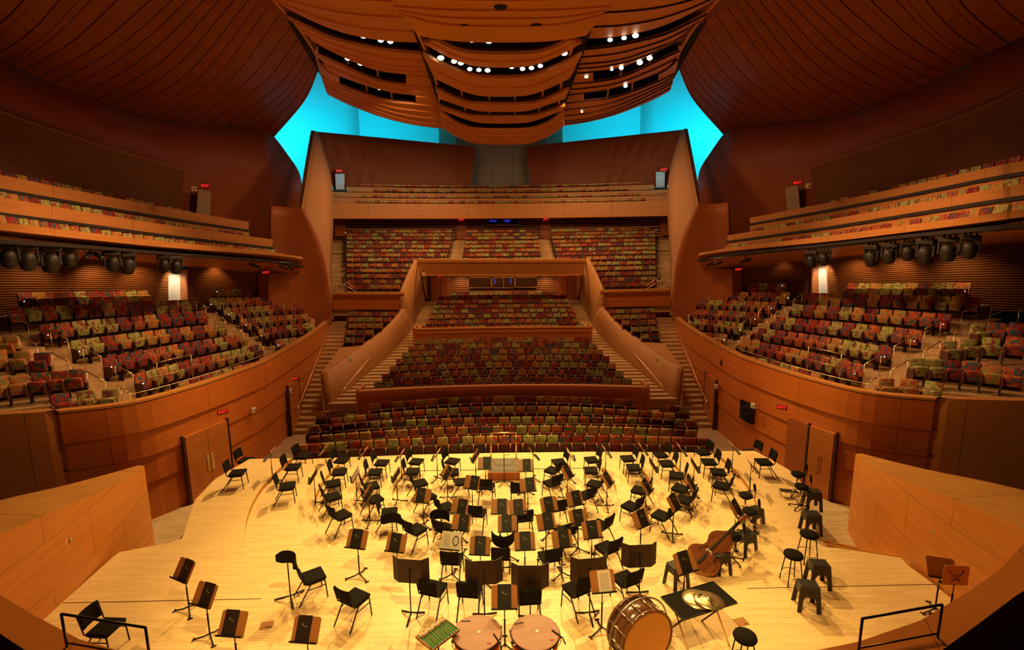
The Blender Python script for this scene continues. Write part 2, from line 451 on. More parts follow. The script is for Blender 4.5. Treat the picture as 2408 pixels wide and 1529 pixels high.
def arc_ring(r0, r1, z, name, top='floor', lab=''):
    """riser: ring sector between r0 and r1 with its far ends cut at the audience side"""
    mb = MB(); n = 72
    pts0, pts1 = [], []
    for ysign in (0,):
        cut = 18.0
        a0 = math.asin(min(1, (cut - CY) / r0)); a1 = math.asin(min(1, (cut - CY) / r1))
        for i in range(n + 1):
            t = i / n
            aa = a0 + (-math.pi - 2 * a0) * t; ab = a1 + (-math.pi - 2 * a1) * t
            pts0.append((CX + r0 * math.cos(aa), CY + r0 * math.sin(aa))); pts1.append((CX + r1 * math.cos(ab), CY + r1 * math.sin(ab)))
    for i in range(n):
        q = [pts0[i], pts0[i + 1], pts1[i + 1], pts1[i]]
        lo = [mb.bm.verts.new((x, y, -.05)) for x, y in q]; hi = [mb.bm.verts.new((x, y, z)) for x, y in q]
        mb.bm.faces.new(hi); 
        f = mb.bm.faces.new((lo[0], lo[1], hi[1], hi[0])); f.material_index = 1
        if i == 0: mb.bm.faces.new((lo[0], hi[0], hi[3], lo[3])).material_index = 1
        if i == n - 1: mb.bm.faces.new((lo[1], lo[2], hi[2], hi[1])).material_index = 1
    bmesh.ops.remove_doubles(mb.bm, verts=mb.bm.verts[:], dist=1e-4)
    o = mb.obj(name, [top, 'riser'], fix=True); tag(o, lab, 'riser', 'curved orchestra risers'); return o
ORD = ['innermost', 'second', 'third']
for k in range(3):
    arc_ring(RAD[k], RAD[k + 1] + .02, .15 * (k + 1), 'stage_riser', lab='%s curved maple riser ring around the open centre of the stage' % ORD[k])
# outer and rear platform, height .6: outline with curved inner edges
outl = []
wedge = [(-9.55, 18.2), (-9.95, 16.6), (-9.8, 15.2), (-9.3, 14.0), (-8.85, 12.95), (-10.2, 12.45), (-10.05, 10.1), (-10.0, 7.6)]
mb = MB()
N = 40
inner = []
for i in range(N + 1):                                  # inner edge from the far left round to the rear centre line
    a = math.pi - math.asin((18.2 - CY) / 8.1) + (R(36)) * 0
a_start = math.pi - math.asin((18.2 - CY) / 8.1); a_end = math.pi + math.acos(5.55 / 8.1)
for i in range(N + 1):
    a = a_start + (a_end - a_start) * i / N
    inner.append((CX + 8.1 * math.cos(a), CY + 8.1 * math.sin(a)))
inner += [(-5.05, 11.0)]
for i in range(0, 21):
    x = -3.9 + 3.9 * i / 20; inner.append((x, pbound(x)))
outer = []
W = [V((x, y, 0)) for x, y in wedge]
wedge0 = wedge
for sd in (1, -1):
    if sd < 0:      # the right platform stops shorter, where the steps go down
        q1, q2 = atz(1946, 1287, .6), atz(2112, 1313, .6)
        wedge = wedge0[:3] + [(-q1.x - .25, (wedge0[3][1] + q1.y) / 2 + .3), (-q1.x, q1.y), (-q2.x, q2.y)] + wedge0[6:]
    inn = resample([V((x * sd, y, .6)) for x, y in inner], 80) if 0 else [V((x * sd, y, .6)) for x, y in inner]
    out = []
    oc = [V((x, y, .6)) for x, y in wedge] 
    for k, p in enumerate(inner):
        # matching outer point: along the side for the arc, along the rear line for the rest
        x, y = p
        if k <= N:
            t = k / N; q = None
            yy = 18.2 + (10.55 - 18.2) * t
            for a, b in zip(wedge, wedge[1:]):
                if b[1] <= yy <= a[1]:
                    u = (a[1] - yy) / (a[1] - b[1]); q = (a[0] + (b[0] - a[0]) * u, yy)
            out.append(V((q[0] * sd, q[1], .6)))
        elif k == N + 1: out.append(V((-10.0 * sd, 7.6, .6)))
        else: out.append(V((x * 1.9 * sd, 7.6, .6)))
    mb.grid([[V((a.x, a.y, -.1)), a] for a in inn], 0, 1)
    mb.grid([[a, b] for a, b in zip(inn, out)], 0, 0)
    mb.grid([[b, V((b.x, b.y, -.85))] for b in out], 0, 1)
o = mb.obj('stage_platform', ['floor', 'riser']); tag(o, 'broad outer maple platform wrapping the risers and the rear of the stage', 'platform')
# thin dark joints between the stage lifts
for s in (1, -1):
    mb = MB()
    mb.box(-10.05, -5.6, 10.545, 10.56, .6, .604)
    if s < 0:
        for v in mb.bm.verts: v.co.x = -v.co.x
    struct(mb, 'trim_%d' % (1 if s > 0 else 2), 'gap', 'thin joint line across the %s stage platform' % ('left' if s > 0 else 'right'))
# steps down from the right platform to the hall floor and their twin on the left
mb = MB()
q1, q2 = atz(1946, 1287, .6), atz(2112, 1313, .6)
for k in range(6):
    o0, z = .42 * k + .02, .40 - .20 * k
    P = [V((q1.x + .04 * k, q1.y + o0, 0)), V((q2.x + .5, q2.y + o0 - .15, 0)), V((q2.x + .5, q2.y + o0 + .27, 0)), V((q1.x + .04 * k + .04, q1.y + o0 + .42, 0))]
    mb.hull([V((p.x, p.y, -.82)) for p in P], [V((p.x, p.y, max(-.78, z))) for p in P])
    E2 = [P[3], P[2], P[2] + V((0, .035, 0)), P[3] + V((0, .035, 0))]; mb.hull([V((p.x, p.y - .03, max(-.79, z))) for p in E2], [V((p.x, p.y - .03, max(-.79, z) + .012)) for p in E2], 1)  # darker strip along each tread edge, a shadow line put into the colour
o = mb.obj('stage_steps', ['floor', 'riser']); tag(o, 'short flight of maple steps between the right wing wall and stage', 'steps')

mb = MB(); mb.box(-19, 19, 7, 27.5, -1.0, -.8); struct(mb, 'floor_hall', 'hallfloor', 'hall floor below the stage edge')

# ================================================================ WING WALLS AND NEAR PARAPETS
def wing(m, nm, s):
    topf = [V((-11.1, 15.0, 1.86)), V((-10.75, 13.9, 1.98)), V((-10.3, 12.1, 2.42)), V((-10.06, 10.4, 2.81)), V((-9.9, 7.2, 3.35))]
    topb = [V((-11.3, 15.02, 1.86)), V((-11.6, 14.5, 1.9)), V((-12.3, 13.5, 1.98)), V((-12.8, 12.0, 2.3)), V((-13.6, 8.6, 2.9))]
    tf, tb = resample(topf, 14), resample(topb, 14)
    mb = MB()
    hi = tf + tb[::-1]; lo = [V((p.x, p.y, -.8)) for p in hi]
    hi, lo = m(hi), m(lo)
    G = [[lo[i], hi[i]] for i in range(len(tf))]
    mb.grid(G, 0)
    mb.grid([[tf_, tb_] for tf_, tb_ in zip(m(tf), m(tb))], 0, 1)
    mb.grid([[a, b] for a, b in zip(m([V((p.x, p.y, -.8)) for p in tb]), m(tb))], 0)
    mb.grid([[m([V((tf[0].x, tf[0].y, -.8))])[0], m([tf[0]])[0]], [m([V((tb[0].x, tb[0].y, -.8))])[0], m([tb[0]])[0]]], 0)
    bmesh.ops.remove_doubles(mb.bm, verts=mb.bm.verts[:], dist=1e-4)
    struct(mb, 'wall_wing_' + nm, ['wing', 'fascia'], 'massive low %s wing wall beside the stage' % nm)
    # near terrace parapet (bottom corner of the picture)
    A = [V((-12.0, 8.6, 3.5)), V((-9.2, 7.9, 3.5)), V((-7.43, 6.9, 3.5)), V((-6.0, 6.25, 3.5)), V((-4.7, 5.75, 3.5)), V((0, 4.9, 3.5))]
    B = [V((-11.6, 7.5, 3.5)), V((-8.6, 7.0, 3.5)), V((-6.76, 6.16, 3.5)), V((-5.75, 5.7, 3.5)), V((-4.4, 5.15, 3.5)), V((0, 4.35, 3.5))]
    A, B = resample(A, 12), resample(B, 12)
    mb = MB()
    mb.grid([[a, b] for a, b in zip(m(A), m(B))], 0)
    mb.grid([[V((a.x, a.y, .3)), a] for a in m(A)], 0)
    mb.grid([[V((a.x, a.y, 2.4)), a] for a in m(B)], 0)
    struct(mb, 'wall_near_' + nm, 'lower', 'wooden parapet in the near %s corner' % nm)
    mb = MB(); C = [V((p.x * .8, p.y - 3.2, 2.4)) for p in B]
    mb.grid([[a, b] for a, b in zip(m([V((b.x, b.y, 2.4)) for b in B]), m(C))], .1)
    struct(mb, 'floor_near_' + nm, 'seatdark', 'dark terrace floor behind the near %s parapet' % nm)
each_side(wing)

# ================================================================ LOWER SIDE WALLS
SIDE = [(-19.5, 14.9), (-15.5, 15.3), (-13.8, 15.65), (-12.3, 16.4), (-11.4, 18.2), (-10.8, 20.5), (-10.57, 22.2), (-10.75, 26.5), (-11.15, 30.7), (-11.85, 34.65)]
SP = resample([V((x, y, 0)) for x, y in SIDE], 70)
def side_pt(y):
    for a, b in zip(SP[8:], SP[9:]):
        if a.y <= y <= b.y: return a.lerp(b, (y - a.y) / max(1e-6, b.y - a.y))
    return SP[-1]
def lowerwall(m, nm, s):
    P = m(SP)
    mb = MB()
    bands = [(-.8, .55, .00), (.55, 1.5, .05), (1.5, 2.42, .10), (2.42, 3.42, .16)]
    prof = []
    for a, b, o in bands: prof += [(a, o + .03), (b - .03, o + .03), (b - .03, o - .04), (b, o - .04)]
    G = []
    for i, p in enumerate(P):
        t = (P[min(i + 1, len(P) - 1)] - P[max(i - 1, 0)]).normalized(); n = V((-t.y, t.x, 0))
        if n.dot(V((0, 20, 0)) - p) < 0: n = -n
        G.append([V((p.x, p.y, 0)) + n * o + V((0, 0, z)) for z, o in prof])
    if s < 0: G = G[::-1]
    mb.grid(G, 0, mif=lambda i, j: 1 if j % 4 in (1, 2, 3) else 0)
    # back face and cap
    top = []
    for i, p in enumerate(P):
        t = (P[min(i + 1, len(P) - 1)] - P[max(i - 1, 0)]).normalized(); n = V((-t.y, t.x, 0))
        if n.dot(V((0, 20, 0)) - p) < 0: n = -n
        top.append([p + n * .20 + V((0, 0, 3.42)), p + n * .20 + V((0, 0, 3.5)), p - n * .12 + V((0, 0, 3.5)), p - n * .12 + V((0, 0, -.8))])
    mb.grid(top, 0, 2)
    struct(mb, 'wall_lower_' + nm, ['lower', 'gap', 'fascia'], 'curved banded wooden wall around the %s of the stage' % nm)
each_side(lowerwall)

# ================================================================ TERRACE ROWS (side seating); px, py, depth of both ends of each row
MID = [((424, 903, 18.9), (650, 840, 23.6)), ((317, 882, 18.9), (612, 811, 25.0)), ((243, 843, 19.2), (577, 785, 25.6)),
       ((167, 802, 20.0), (531, 760, 25.8)), ((92, 764, 20.7), (486, 731, 26.2)), ((15, 725, 21.3), (447, 705, 26.8)), ((42, 689, 22.5), (350, 684, 27.0))]
FAR = [((651, 800, 26.0), (716, 793, 28.5)), ((609, 775, 26.8), (729, 760, 30.5)), ((567, 751, 27.0), (726, 738, 31.5)),
       ((528, 726, 27.0), (710, 715, 32.0)), ((494, 702, 27.2), (635, 699, 30.5)), ((502, 680, 28.5), (590, 680, 29.8))]
NEAR = [((111, 933, 15.9), (280, 916, 16.9)), ((-90, 903, 16.0), (197, 868, 17.4)), ((-100, 824, 17.0), (116, 833, 18.0)), ((-100, 789, 17.8), (38, 793, 18.6))]
def ends(r): return aty(*r[0]), aty(*r[1])
def terrace_floor(m, nm, s):
    mb = MB()
    for rows in (MID, FAR, NEAR):
        E_ = [ends(r) for r in rows]
        # outward direction of every row
        for k, (a, b) in enumerate(E_):
            t = (b - a).normalized(); out = V((-t.y, t.x, 0)).normalized()
            if out.dot((a + b) / 2 - V((0, 14, 0))) < 0: out = -out
            dep = 1.0
            if k + 1 < len(E_): dep = max(.9, ((E_[k + 1][0] + E_[k + 1][1]) / 2 - (a + b) / 2).dot(out))
            f = -.42
            if k == 0: f = -.1
            q = [a + out * f, b + out * f, b + out * (f + dep + .25), a + out * (f + dep + .25)]
            q[0] -= t * .55; q[3] -= t * .55; q[1] += t * (.55 if k else .2); q[2] += t * .55
            hi = [V((p.x, p.y, (a.z if i in (0, 3) else b.z) - 1.0)) for i, p in enumerate(q)]
            lo = [V((p.x, p.y, max(2.3, p.z - (1.2 if k else .3)))) for p in hi]
            mb.hull(m(lo), m(hi))
    # landing behind the parapet
    land = [V((p.x, p.y, 2.45)) for p in SP[10:]]
    out = []
    for i, p in enumerate(land):
        t = (land[min(i + 1, len(land) - 1)] - land[max(i - 1, 0)]).normalized(); n = V((-t.y, t.x, 0)); n = n if n.x < 0 else -n
        out.append((p, p + n * 2.4))
    mb.grid([list(q) for q in zip(m([a for a, b in out]), m([b for a, b in out]))], .1)
    struct(mb, 'floor_terrace_' + nm, 'tread', 'stepped floor of the %s side terrace' % nm)
    # aisle stairs
    def stair(P0, P1, w, n, name):
        mb = MB()
        segs = [(P0, P1)] if P1 else list(zip(P0, P0[1:]))
        for P0, P1 in segs:
            d = (P1 - P0); h = V((d.x, d.y, 0)).normalized(); sd = V((-h.y, h.x, 0)) * w / 2
            for k in range(n):
                a = P0 + d * (k / n); b = P0 + d * ((k + 1) / n); zt = P0.z + d.z * ((k + 1) / n)
                q = [a - sd, a + sd, b + sd, b - sd]
                mb.hull(m([V((p.x, p.y, zt - .5)) for p in q]), m([V((p.x, p.y, zt)) for p in q]))
        o = mb.obj('aisle_stairs', 'tread'); tag(o, name, 'stairs', 'terrace aisle stairs'); return o
    C_ = [V((-12.7, 17.6, 2.4))]
    for k in range(4):
        u, v = ends(MID[k + 1])[0], ends(NEAR[k])[1]; c_ = (u + v) / 2; c_.z = u.z - 1.0; C_.append(c_)
    u = ends(MID[5])[0]; C_.append(V((u.x - .3, u.y - 1.2, u.z - 1.0)))
    stair(C_, None, 1.0, 3, 'pale wooden aisle stairs between the near and middle blocks of the %s terrace' % nm)
    stair(V((-11.2, 25.0, 2.45)), V((-15.9, 27.0, 4.9)), 1.2, 12, 'pale wooden aisle stairs between the middle and far blocks of the %s terrace' % nm)
each_side(terrace_floor)

SLM = lambda i, j: 1 if j % 4 == 2 else 0
# ================================================================ SLATTED WALL, SIDE BALCONY
def balcony(m, nm, s):
    # slatted wall behind the terrace seats
    vs, of = slats(26, .06, .55)
    mb = MB()
    sheet(mb, m(Y((-60, 760, 23.0), (150, 745, 24.6), (300, 735, 26.6), (393, 730, 28.4))), m(Y((-60, 596, 23.0), (150, 608, 24.6), (300, 620, 26.6), (396, 628, 28.4))), 12, vs, of, .15, mif=SLM)
    sheet(mb, m(Y((440, 730, 28.8), (530, 725, 29.8), (612, 715, 30.8))), m(Y((440, 630, 28.8), (530, 636, 29.8), (612, 643, 30.8))), 8, vs, of, .15, mif=SLM)
    struct(mb, 'wall_slatted_' + nm, ['slat', 'slatgap'], 'horizontally slatted wall behind the %s terrace' % nm)
    mb = MB()
    sheet(mb, m(Y((610, 720, 30.4), (632, 720, 30.3))), m(Y((606, 642, 30.4), (631, 645, 30.3))), 3, th=.2)
    sheet(mb, m(Y((632, 730, 30.3), (670, 735, 31.6), (705, 745, 32.6))), m(Y((631, 645, 30.3), (668, 640, 31.6), (700, 636, 32.6))), 8, th=.2)
    sheet(mb, m(Y((393, 735, 28.4), (393, 735, 29.4))), m(Y((396, 636, 28.4), (396, 636, 29.4))), 2, th=.1, toward=V((0, 26, 5)) if 0 else None)
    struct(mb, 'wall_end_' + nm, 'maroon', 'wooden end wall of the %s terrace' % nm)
    # lit doorway
    mb = MB(); sheet(mb, m(Y((397, 735, 28.8), (424, 735, 29.1))), m(Y((394, 633, 28.8), (424, 634, 29.1))), 3, th=.06)
    o = struct(mb, 'door_%d' % (1 if s > 0 else 2), 'cyanpane', 'bright open white doorway in the slatted wall of the %s terrace' % nm)
    mb = MB(); sheet(mb, m(Y((424, 735, 29.1), (442, 735, 28.7))), m(Y((424, 634, 29.1), (439, 634, 28.7))), 2, th=.08)
    struct(mb, 'trim_%d' % (3 if s > 0 else 4), 'doorbrown', 'orange wooden jamb beside the bright %s doorway' % nm)
    p = m([aty(411, 645, 25.9)])[0]
    spot('doorway_light', m([aty(405, 634, 28.0)])[0], m([aty(408, 690, 28.9)])[0], 160, 80, (1, .72, .42), .7, .1)
    for px_, yy in ((60, 22.6), (225, 24.6), (330, 26.2), (505, 29.0)):
        q0 = m([aty(px_, 626, yy)])[0]; q1 = m([aty(px_, 700, yy + 1.0)])[0]
        spot('soffit_downlight', q0, q1, 130, 105, (1, .55, .2), .9, .08)
    # balcony front (lit), soffit, rows
    ft = Y((-80, 515, 13.4), (0, 523, 14.2), (200, 546, 18.4), (400, 569, 22.8), (640, 593, 28.9), (713, 608, 31.2))
    fb = Y((-80, 531, 13.4), (0, 540, 14.2), (200, 562, 18.4), (400, 582, 22.8), (640, 600, 28.9), (713, 609.5, 31.2))
    sb = Y((-80, 590, 22.8), (0, 596, 23.4), (200, 610, 25.3), (400, 624, 28.5), (610, 640, 30.6), (705, 640, 32.6))
    mb = MB(); sheet(mb, m(fb), m(ft), 30, (0, 1), th=.12); struct(mb, 'wall_balcony_front_' + nm, 'fascia', 'lit wooden front of the %s balcony' % nm)
    mb = MB(); sheet(mb, m(sb), m([p + V((0, 0, -.01)) for p in fb]), 30, (0, 1), th=.15, toward=V((0, 14, -20)))
    struct(mb, 'ceiling_soffit_' + nm, 'ceil', 'wooden soffit under the %s balcony' % nm)
    # parapet walls between the balcony rows
    def YS(k, *t): return Y(*[(x, y, d * k) for x, y, d in t])
    p2t = YS(1.06, (-80, 452, 14.4), (0, 464, 15.2), (200, 498, 19.2), (400, 530, 23.2), (641, 563, 28.6))
    p2b = YS(1.06, (-80, 500, 14.4), (0, 511, 15.2), (200, 540, 19.2), (400, 566, 23.2), (641, 592, 28.6))
    p3t = YS(1.11, (-80, 397, 15.4), (0, 411, 16.2), (200, 452, 19.8), (400, 490, 23.6), (585, 522, 27.6))
    p3b = YS(1.11, (-80, 444, 15.4), (0, 458, 16.2), (200, 494, 19.8), (400, 528, 23.6), (585, 556, 27.6))
    for A, B, q in ((p2b, p2t, 'middle'), (p3b, p3t, 'upper')):
        mb = MB(); sheet(mb, m(A), m(B), 30, th=.14)
        struct(mb, 'wall_%s_parapet_%s' % (q, nm), 'fascia', '%s long wooden parapet of the %s balcony' % (q, nm))
    # balcony floors behind each front
    mb = MB()
    for T, nxt in ((ft, p2b), (p2t, p3b), (p3t, None)):
        a = [V((p.x, p.y, p.z - .45)) for p in pw(T, 16)]
        b = [V((p.x * 1.09, p.y * 1.02 + .3, p.z)) for p in a]
        mb.grid([[x, y] for x, y in zip(m(a), m(b))], .12)
    struct(mb, 'floor_balcony_' + nm, 'seatdark', 'floor behind the parapets of the %s balcony' % nm)
    # upper wall, slatted panel set in it
    ut = YS(1.18, (-90, 96, 16.4), (0, 137, 17.4), (100, 185, 19.0), (240, 237, 21.6), (380, 282, 24.6), (460, 291, 26.2), (540, 295, 28.2), (620, 304, 30.2), (645, 322, 31.2), (676, 363, 32.2), (702, 402, 33.2), (712, 440, 33.8))
    ub = YS(1.18, (-90, 490, 16.4), (0, 500, 17.4), (100, 520, 19.0), (240, 550, 21.6), (380, 580, 24.6), (460, 600, 26.2), (540, 620, 28.2), (620, 640, 30.2), (645, 650, 31.2), (676, 660, 32.2), (702, 680, 33.2), (712, 690, 33.8))
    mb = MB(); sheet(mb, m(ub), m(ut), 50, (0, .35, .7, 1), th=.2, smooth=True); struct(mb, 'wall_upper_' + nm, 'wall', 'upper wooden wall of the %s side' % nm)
    vs, of = slats(46, .045, .6)
    mb = MB(); sheet(mb, m(YS(1.18, (-90, 410, 16.05), (0, 424, 17.05), (100, 440, 18.65), (240, 464, 21.2), (380, 484, 24.1), (425, 488, 25.1))),
                     m(YS(1.18, (-90, 226, 16.05), (0, 266, 17.05), (100, 302, 18.65), (240, 346, 21.2), (380, 388, 24.1), (432, 404, 25.1))), 16, vs, of, .1, mif=SLM)
    struct(mb, 'wall_upper_slatted_' + nm, ['slat', 'slatgap'], 'dark slatted panel on the upper %s wall' % nm)
    mb = MB(); sheet(mb, m(YS(1.175, (461, 512, 25.9), (493, 514, 26.6))), m(YS(1.175, (466, 445, 25.9), (497, 451, 26.6))), 3, th=.06)
    struct(mb, 'door_%d' % (3 if s > 0 else 4), 'doorgrey', 'pale grey door high on the %s upper wall' % nm)
    # drum wall and pale tower beside the central seating
    mb = MB()
    G = [Y((637, 484, 31.8), (636, 560, 31.8), (650, 640, 31.8), (690, 735, 32.0), (700, 760, 32.0)),
         Y((660, 486, 32.3), (664, 560, 32.3), (680, 640, 32.3), (715, 735, 32.5), (730, 770, 32.5)),
         Y((688, 489, 32.6), (700, 560, 32.6), (722, 640, 32.8), (748, 735, 32.9), (760, 770, 33.0)),
         Y((712, 492, 32.6), (746, 560, 32.8), (768, 640, 33.0), (778, 735, 33.2), (779, 780, 33.3))]
    cols = [pw(c, 14) for c in G]; cols = [[pw([cols[i][j] for i in range(4)], 13)[k] for j in range(14)] for k in range(13)]
    mb.grid([m(c) for c in (cols[::-1] if s > 0 else cols)], .15, smooth=True)
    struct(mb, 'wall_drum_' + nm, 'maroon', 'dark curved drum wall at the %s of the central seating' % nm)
    mb = MB()
    # broad leaning face
    A = Y((742, 309, 38.0), (724, 420, 34.8), (712, 492, 33.2), (748, 560, 33.2), (769, 640, 33.3), (779, 730, 33.4), (780, 800, 33.5))
    B = Y((749, 313, 38.6), (778, 415, 37.6), (784, 500, 36.6), (782, 580, 35.6), (780, 660, 34.6), (781, 730, 33.8), (782, 800, 33.8))
    sheet(mb, m(A), m(B), 26, (0, .3, .7, 1), th=.1, smooth=True, toward=V((0, 20, 5)))
    # narrow side face looking at the cyan void
    sheet(mb, m(Y((734, 309, 38.6), (718, 400, 35.6), (706, 488, 33.5))), m(Y((742, 309, 38.0), (724, 420, 34.8), (712, 492, 33.2))), 12, th=.1, toward=V((0, 20, 5)))
    struct(mb, 'wall_tower_' + nm, 'tower', 'pale leaning tower wall %s of the rear balconies' % nm)
each_side(balcony)

# ================================================================ VOID, REAR WALLS
mb = MB()
mb.grid([[V((-34, 62, 2)), V((-34, 62, 40))], [V((34, 62, 2)), V((34, 62, 40))]][::-1], .2)
struct(mb, 'wall_void', 'void', 'white rear wall of the void washed in cyan light')
def void_side(m, nm, s):
    mb = MB()
    sheet(mb, m([V((-16, 62, 2)), V((-24, 52, 2)), V((-27, 40, 2))]), m([V((-16, 62, 40)), V((-24, 52, 40)), V((-27, 40, 40))]), 12, th=.2, smooth=True)
    struct(mb, 'wall_void_' + nm, 'void', 'curved white wall of the %s void' % nm)
    # leaning upper back wall panels
    mb = MB()
    sheet(mb, m(Y((786, 450, 47.5), (950, 452, 49.5), (1108, 452, 50.5))), m(Y((738, 309, 45.5), (920, 326, 49.5), (1118, 345, 50.5))), 12, (0, .5, 1), th=.3)
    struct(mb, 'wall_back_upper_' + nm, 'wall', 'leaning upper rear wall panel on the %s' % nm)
    # grey tall organ-like shafts
    mb = MB()
    for i, (a, b, d) in enumerate(((1032, 1072, 55), (1072, 1116, 54.4))):
        sheet(mb, m(Y((a, 470, d), (b, 470, d))), m(Y((a, 260, d), (b, 260, d))), 2, th=.5)
    struct(mb, 'wall_shaft_' + nm, 'grey', 'grey vertical shaft panels behind the top balcony, %s' % nm)
    # doors of the top balcony
    mb = MB(); sheet(mb, m(Y((790, 452, 46.6), (810, 452, 46.8))), m(Y((788, 409, 46.2), (810, 409, 46.4))), 2, th=.05)
    struct(mb, 'door_%d' % (5 if s > 0 else 6), 'cyanpane', 'cyan-lit doorway at the %s end of the top balcony' % nm)
    l = point('doorway_cyan_light', m([aty(803, 425, 45.2)])[0], 16, (0, .75, 1), .1)
each_side(void_side)
mb = MB()
c = [1116, 1160, 1204, 1246]
for i, (a, b, d) in enumerate(((1116, 1160, 54.0), (1160, 1203, 53.6), (1203, 1246, 54.0))):
    sheet(mb, Y((a, 470, d), (b, 470, d)), Y((a, 260, d), (b, 260, d)), 2, th=.5)
struct(mb, 'wall_shaft_centre', 'grey', 'grey vertical shaft panels at the centre of the rear wall')

# ---------------- top balcony: front, rows, floors
def cx(px): return 1181 + (px - 1181)
def curve3(cpy, lx, lpy, yc, dz=0):
    """level curve through the centre pixel (1181,cpy,depth yc) and the left end pixel, mirrored to the right"""
    c = aty(1181, cpy, yc); e = atz(lx, lpy, c.z) if abs(c.z - EYE) > .8 else None
    return c, e
def bow(c, xe, sag, n=25):
    """curve centred on c reaching x=-xe..xe, ends nearer the stage by sag"""
    return [V((-xe + 2 * xe * i / (n - 1), c.y - sag * ((-xe + 2 * xe * i / (n - 1)) / xe) ** 2, c.z)) for i in range(n)]
TOPB = []
def topfront(cpyt, cpyb, yc, xe, sag, name, lab, mat='fascia'):
    sag = 3.2 * (xe / 15.7) ** 2
    a = aty(1181, cpyb, yc); b = aty(1181, cpyt, yc)
    mb = MB(); sheet(mb, bow(a, xe, sag), bow(b, xe, sag), 30, th=.12)
    return struct(mb, name, mat, lab)
topfront(479, 511, 46.0, 15.7, 3.2, 'wall_top_balcony_front', 'wooden front of the top balcony')
for k, (t, b, yc, xe) in enumerate(((467, 479, 47.0, 15.0), (455, 466, 48.0, 14.6), (443, 454, 49.0, 13.6))):
    topfront(t, b, yc, xe, 3.2, 'wall_top_parapet_%d' % (k + 1), 'low wooden parapet between rows of the top balcony, level %d' % (k + 1))
mb = MB()
for k, (py, yc) in enumerate(((486, 46.1), (474, 47.1), (462, 48.1), (450, 49.1))):
    c = aty(1181, py, yc); mb.grid([[p, p + V((0, 1.3, 0))] for p in bow(c, 15.5, 3.12)], .3)
struct(mb, 'floor_top_balcony', 'seatdark', 'stepped floor of the top balcony')
# wall under the top balcony, behind the middle balcony
vs, of = slats(14, .05, .6)
mb = MB(); a = aty(1181, 600, 48.3); b = aty(1181, 505, 48.3)
sheet(mb, bow(a, 15.9, 2.5), bow(b, 15.9, 2.5), 20, vs, of, .2, mif=SLM)
struct(mb, 'wall_rear', ['slat', 'slatgap'], 'dark wooden rear wall under the top balcony')
mb = MB(); b1 = aty(1181, 511, 46.0); c2 = aty(1181, 506, 48.4)
mb.grid([[p, q] for p, q in zip(bow(b1, 15.7, 3.2), bow(c2, 15.9, 2.5))], .1)
struct(mb, 'ceiling_top_balcony', 'ceil', 'underside of the top balcony')

# ---------------- booth windows and brown doors of the rear wall
def panel(name, pxs, pys, yd, mat, lab, th=.08, kind='structure'):
    mb = MB(); sheet(mb, Y((pxs[0], pys[1], yd), (pxs[1], pys[1], yd)), Y((pxs[0], pys[0], yd), (pxs[1], pys[0], yd)), 2, th=th)
    return struct(mb, name, mat, lab)
panel('door_7', (787, 812), (507, 556), 45.6, 'doordark', 'brown door at the left end of the rear wall')
panel('door_8', (1554, 1578), (504, 553), 45.6, 'doordark', 'brown door at the right end of the rear wall')
panel('door_9', (1074, 1097), (517, 564), 47.95, 'doordark', 'brown door left of the small control booth window')
panel('door_10', (1271, 1295), (515, 563), 47.95, 'doordark', 'brown door right of the small control booth window')
def window(n, pxs, pys, yd, panes, lab, scr=None):
    f = 2.2
    mb = MB()
    for i in range(len(panes) + 1):
        pass
    x0, x1 = pxs
    for a, b, c_, d in ((x0 - f, x1 + f, pys[0] - f, pys[0]), (x0 - f, x1 + f, pys[1], pys[1] + f), (x0 - f, x0, pys[0] - f, pys[1] + f), (x1, x1 + f, pys[0] - f, pys[1] + f)):
        sheet(mb, Y((a, d, yd), (b, d, yd)), Y((a, c_, yd), (b, c_, yd)), 2, th=.12)
    for q in panes:
        sheet(mb, Y((q - 1, pys[1], yd), (q + 1, pys[1], yd)), Y((q - 1, pys[0], yd), (q + 1, pys[0], yd)), 2, th=.12)
    o = struct(mb, 'window_%d' % n, 'armwood', lab)
    mb = MB(); sheet(mb, Y((x0, pys[1], yd + .05), (x1, pys[1], yd + .05)), Y((x0, pys[0], yd + .05), (x1, pys[0], yd + .05)), 2, th=.03)
    g = mb.obj('pane', 'glassdark', o); g.matrix_parent_inverse = Matrix()
    if scr:
        mb = MB()
        for a, b, c_, d in scr: sheet(mb, Y((a, d, yd + .0), (b, d, yd + .0)), Y((a, c_, yd + .0), (b, c_, yd + .0)), 2, th=.01)
        mb.obj('screen', 'screen', o)
    return o
window(1, (1146, 1219), (514, 528), 47.9, (1182,), 'small dark control booth window under the top balcony', [(1150, 1168, 517, 522), (1186, 1200, 516, 523)])

# ================================================================ MIDDLE BALCONY
MB_ROWS = []          # (centre py, depth)
PYM = [670, 658, 645, 632, 620, 607, 596, 586, 576, 567, 557, 549, 541]
def midz(k): return aty(1181, PYM[k], 34.1 + 1.03 * k).z
mb = MB()
for k in range(13):
    y = 34.1 + 1.03 * k; z = midz(k) - 1.0
    if k >= 5: mb.hull([V((-11.9 - k * .3, y - .45, z - .3)), V((11.9 + k * .3, y - .45, z - .3)), V((12 + k * .3, y + .75, z - .3)), V((-12 - k * .3, y + .75, z - .3))],
                    [V((-11.9 - k * .3, y - .45, z)), V((11.9 + k * .3, y - .45, z)), V((12 + k * .3, y + .75, z)), V((-12 - k * .3, y + .75, z))])
    else:
        for s in (1, -1):
            q = [V((-11.6 * s, y - .45, z)), V((-6.6 * s, y - .45, z)), V((-6.5 * s, y + .75, z)), V((-11.9 * s, y + .75, z))]
            mb.hull([p - V((0, 0, .9)) for p in q], q)
struct(mb, 'floor_middle_balcony', 'tread', 'stepped floor of the middle balcony')
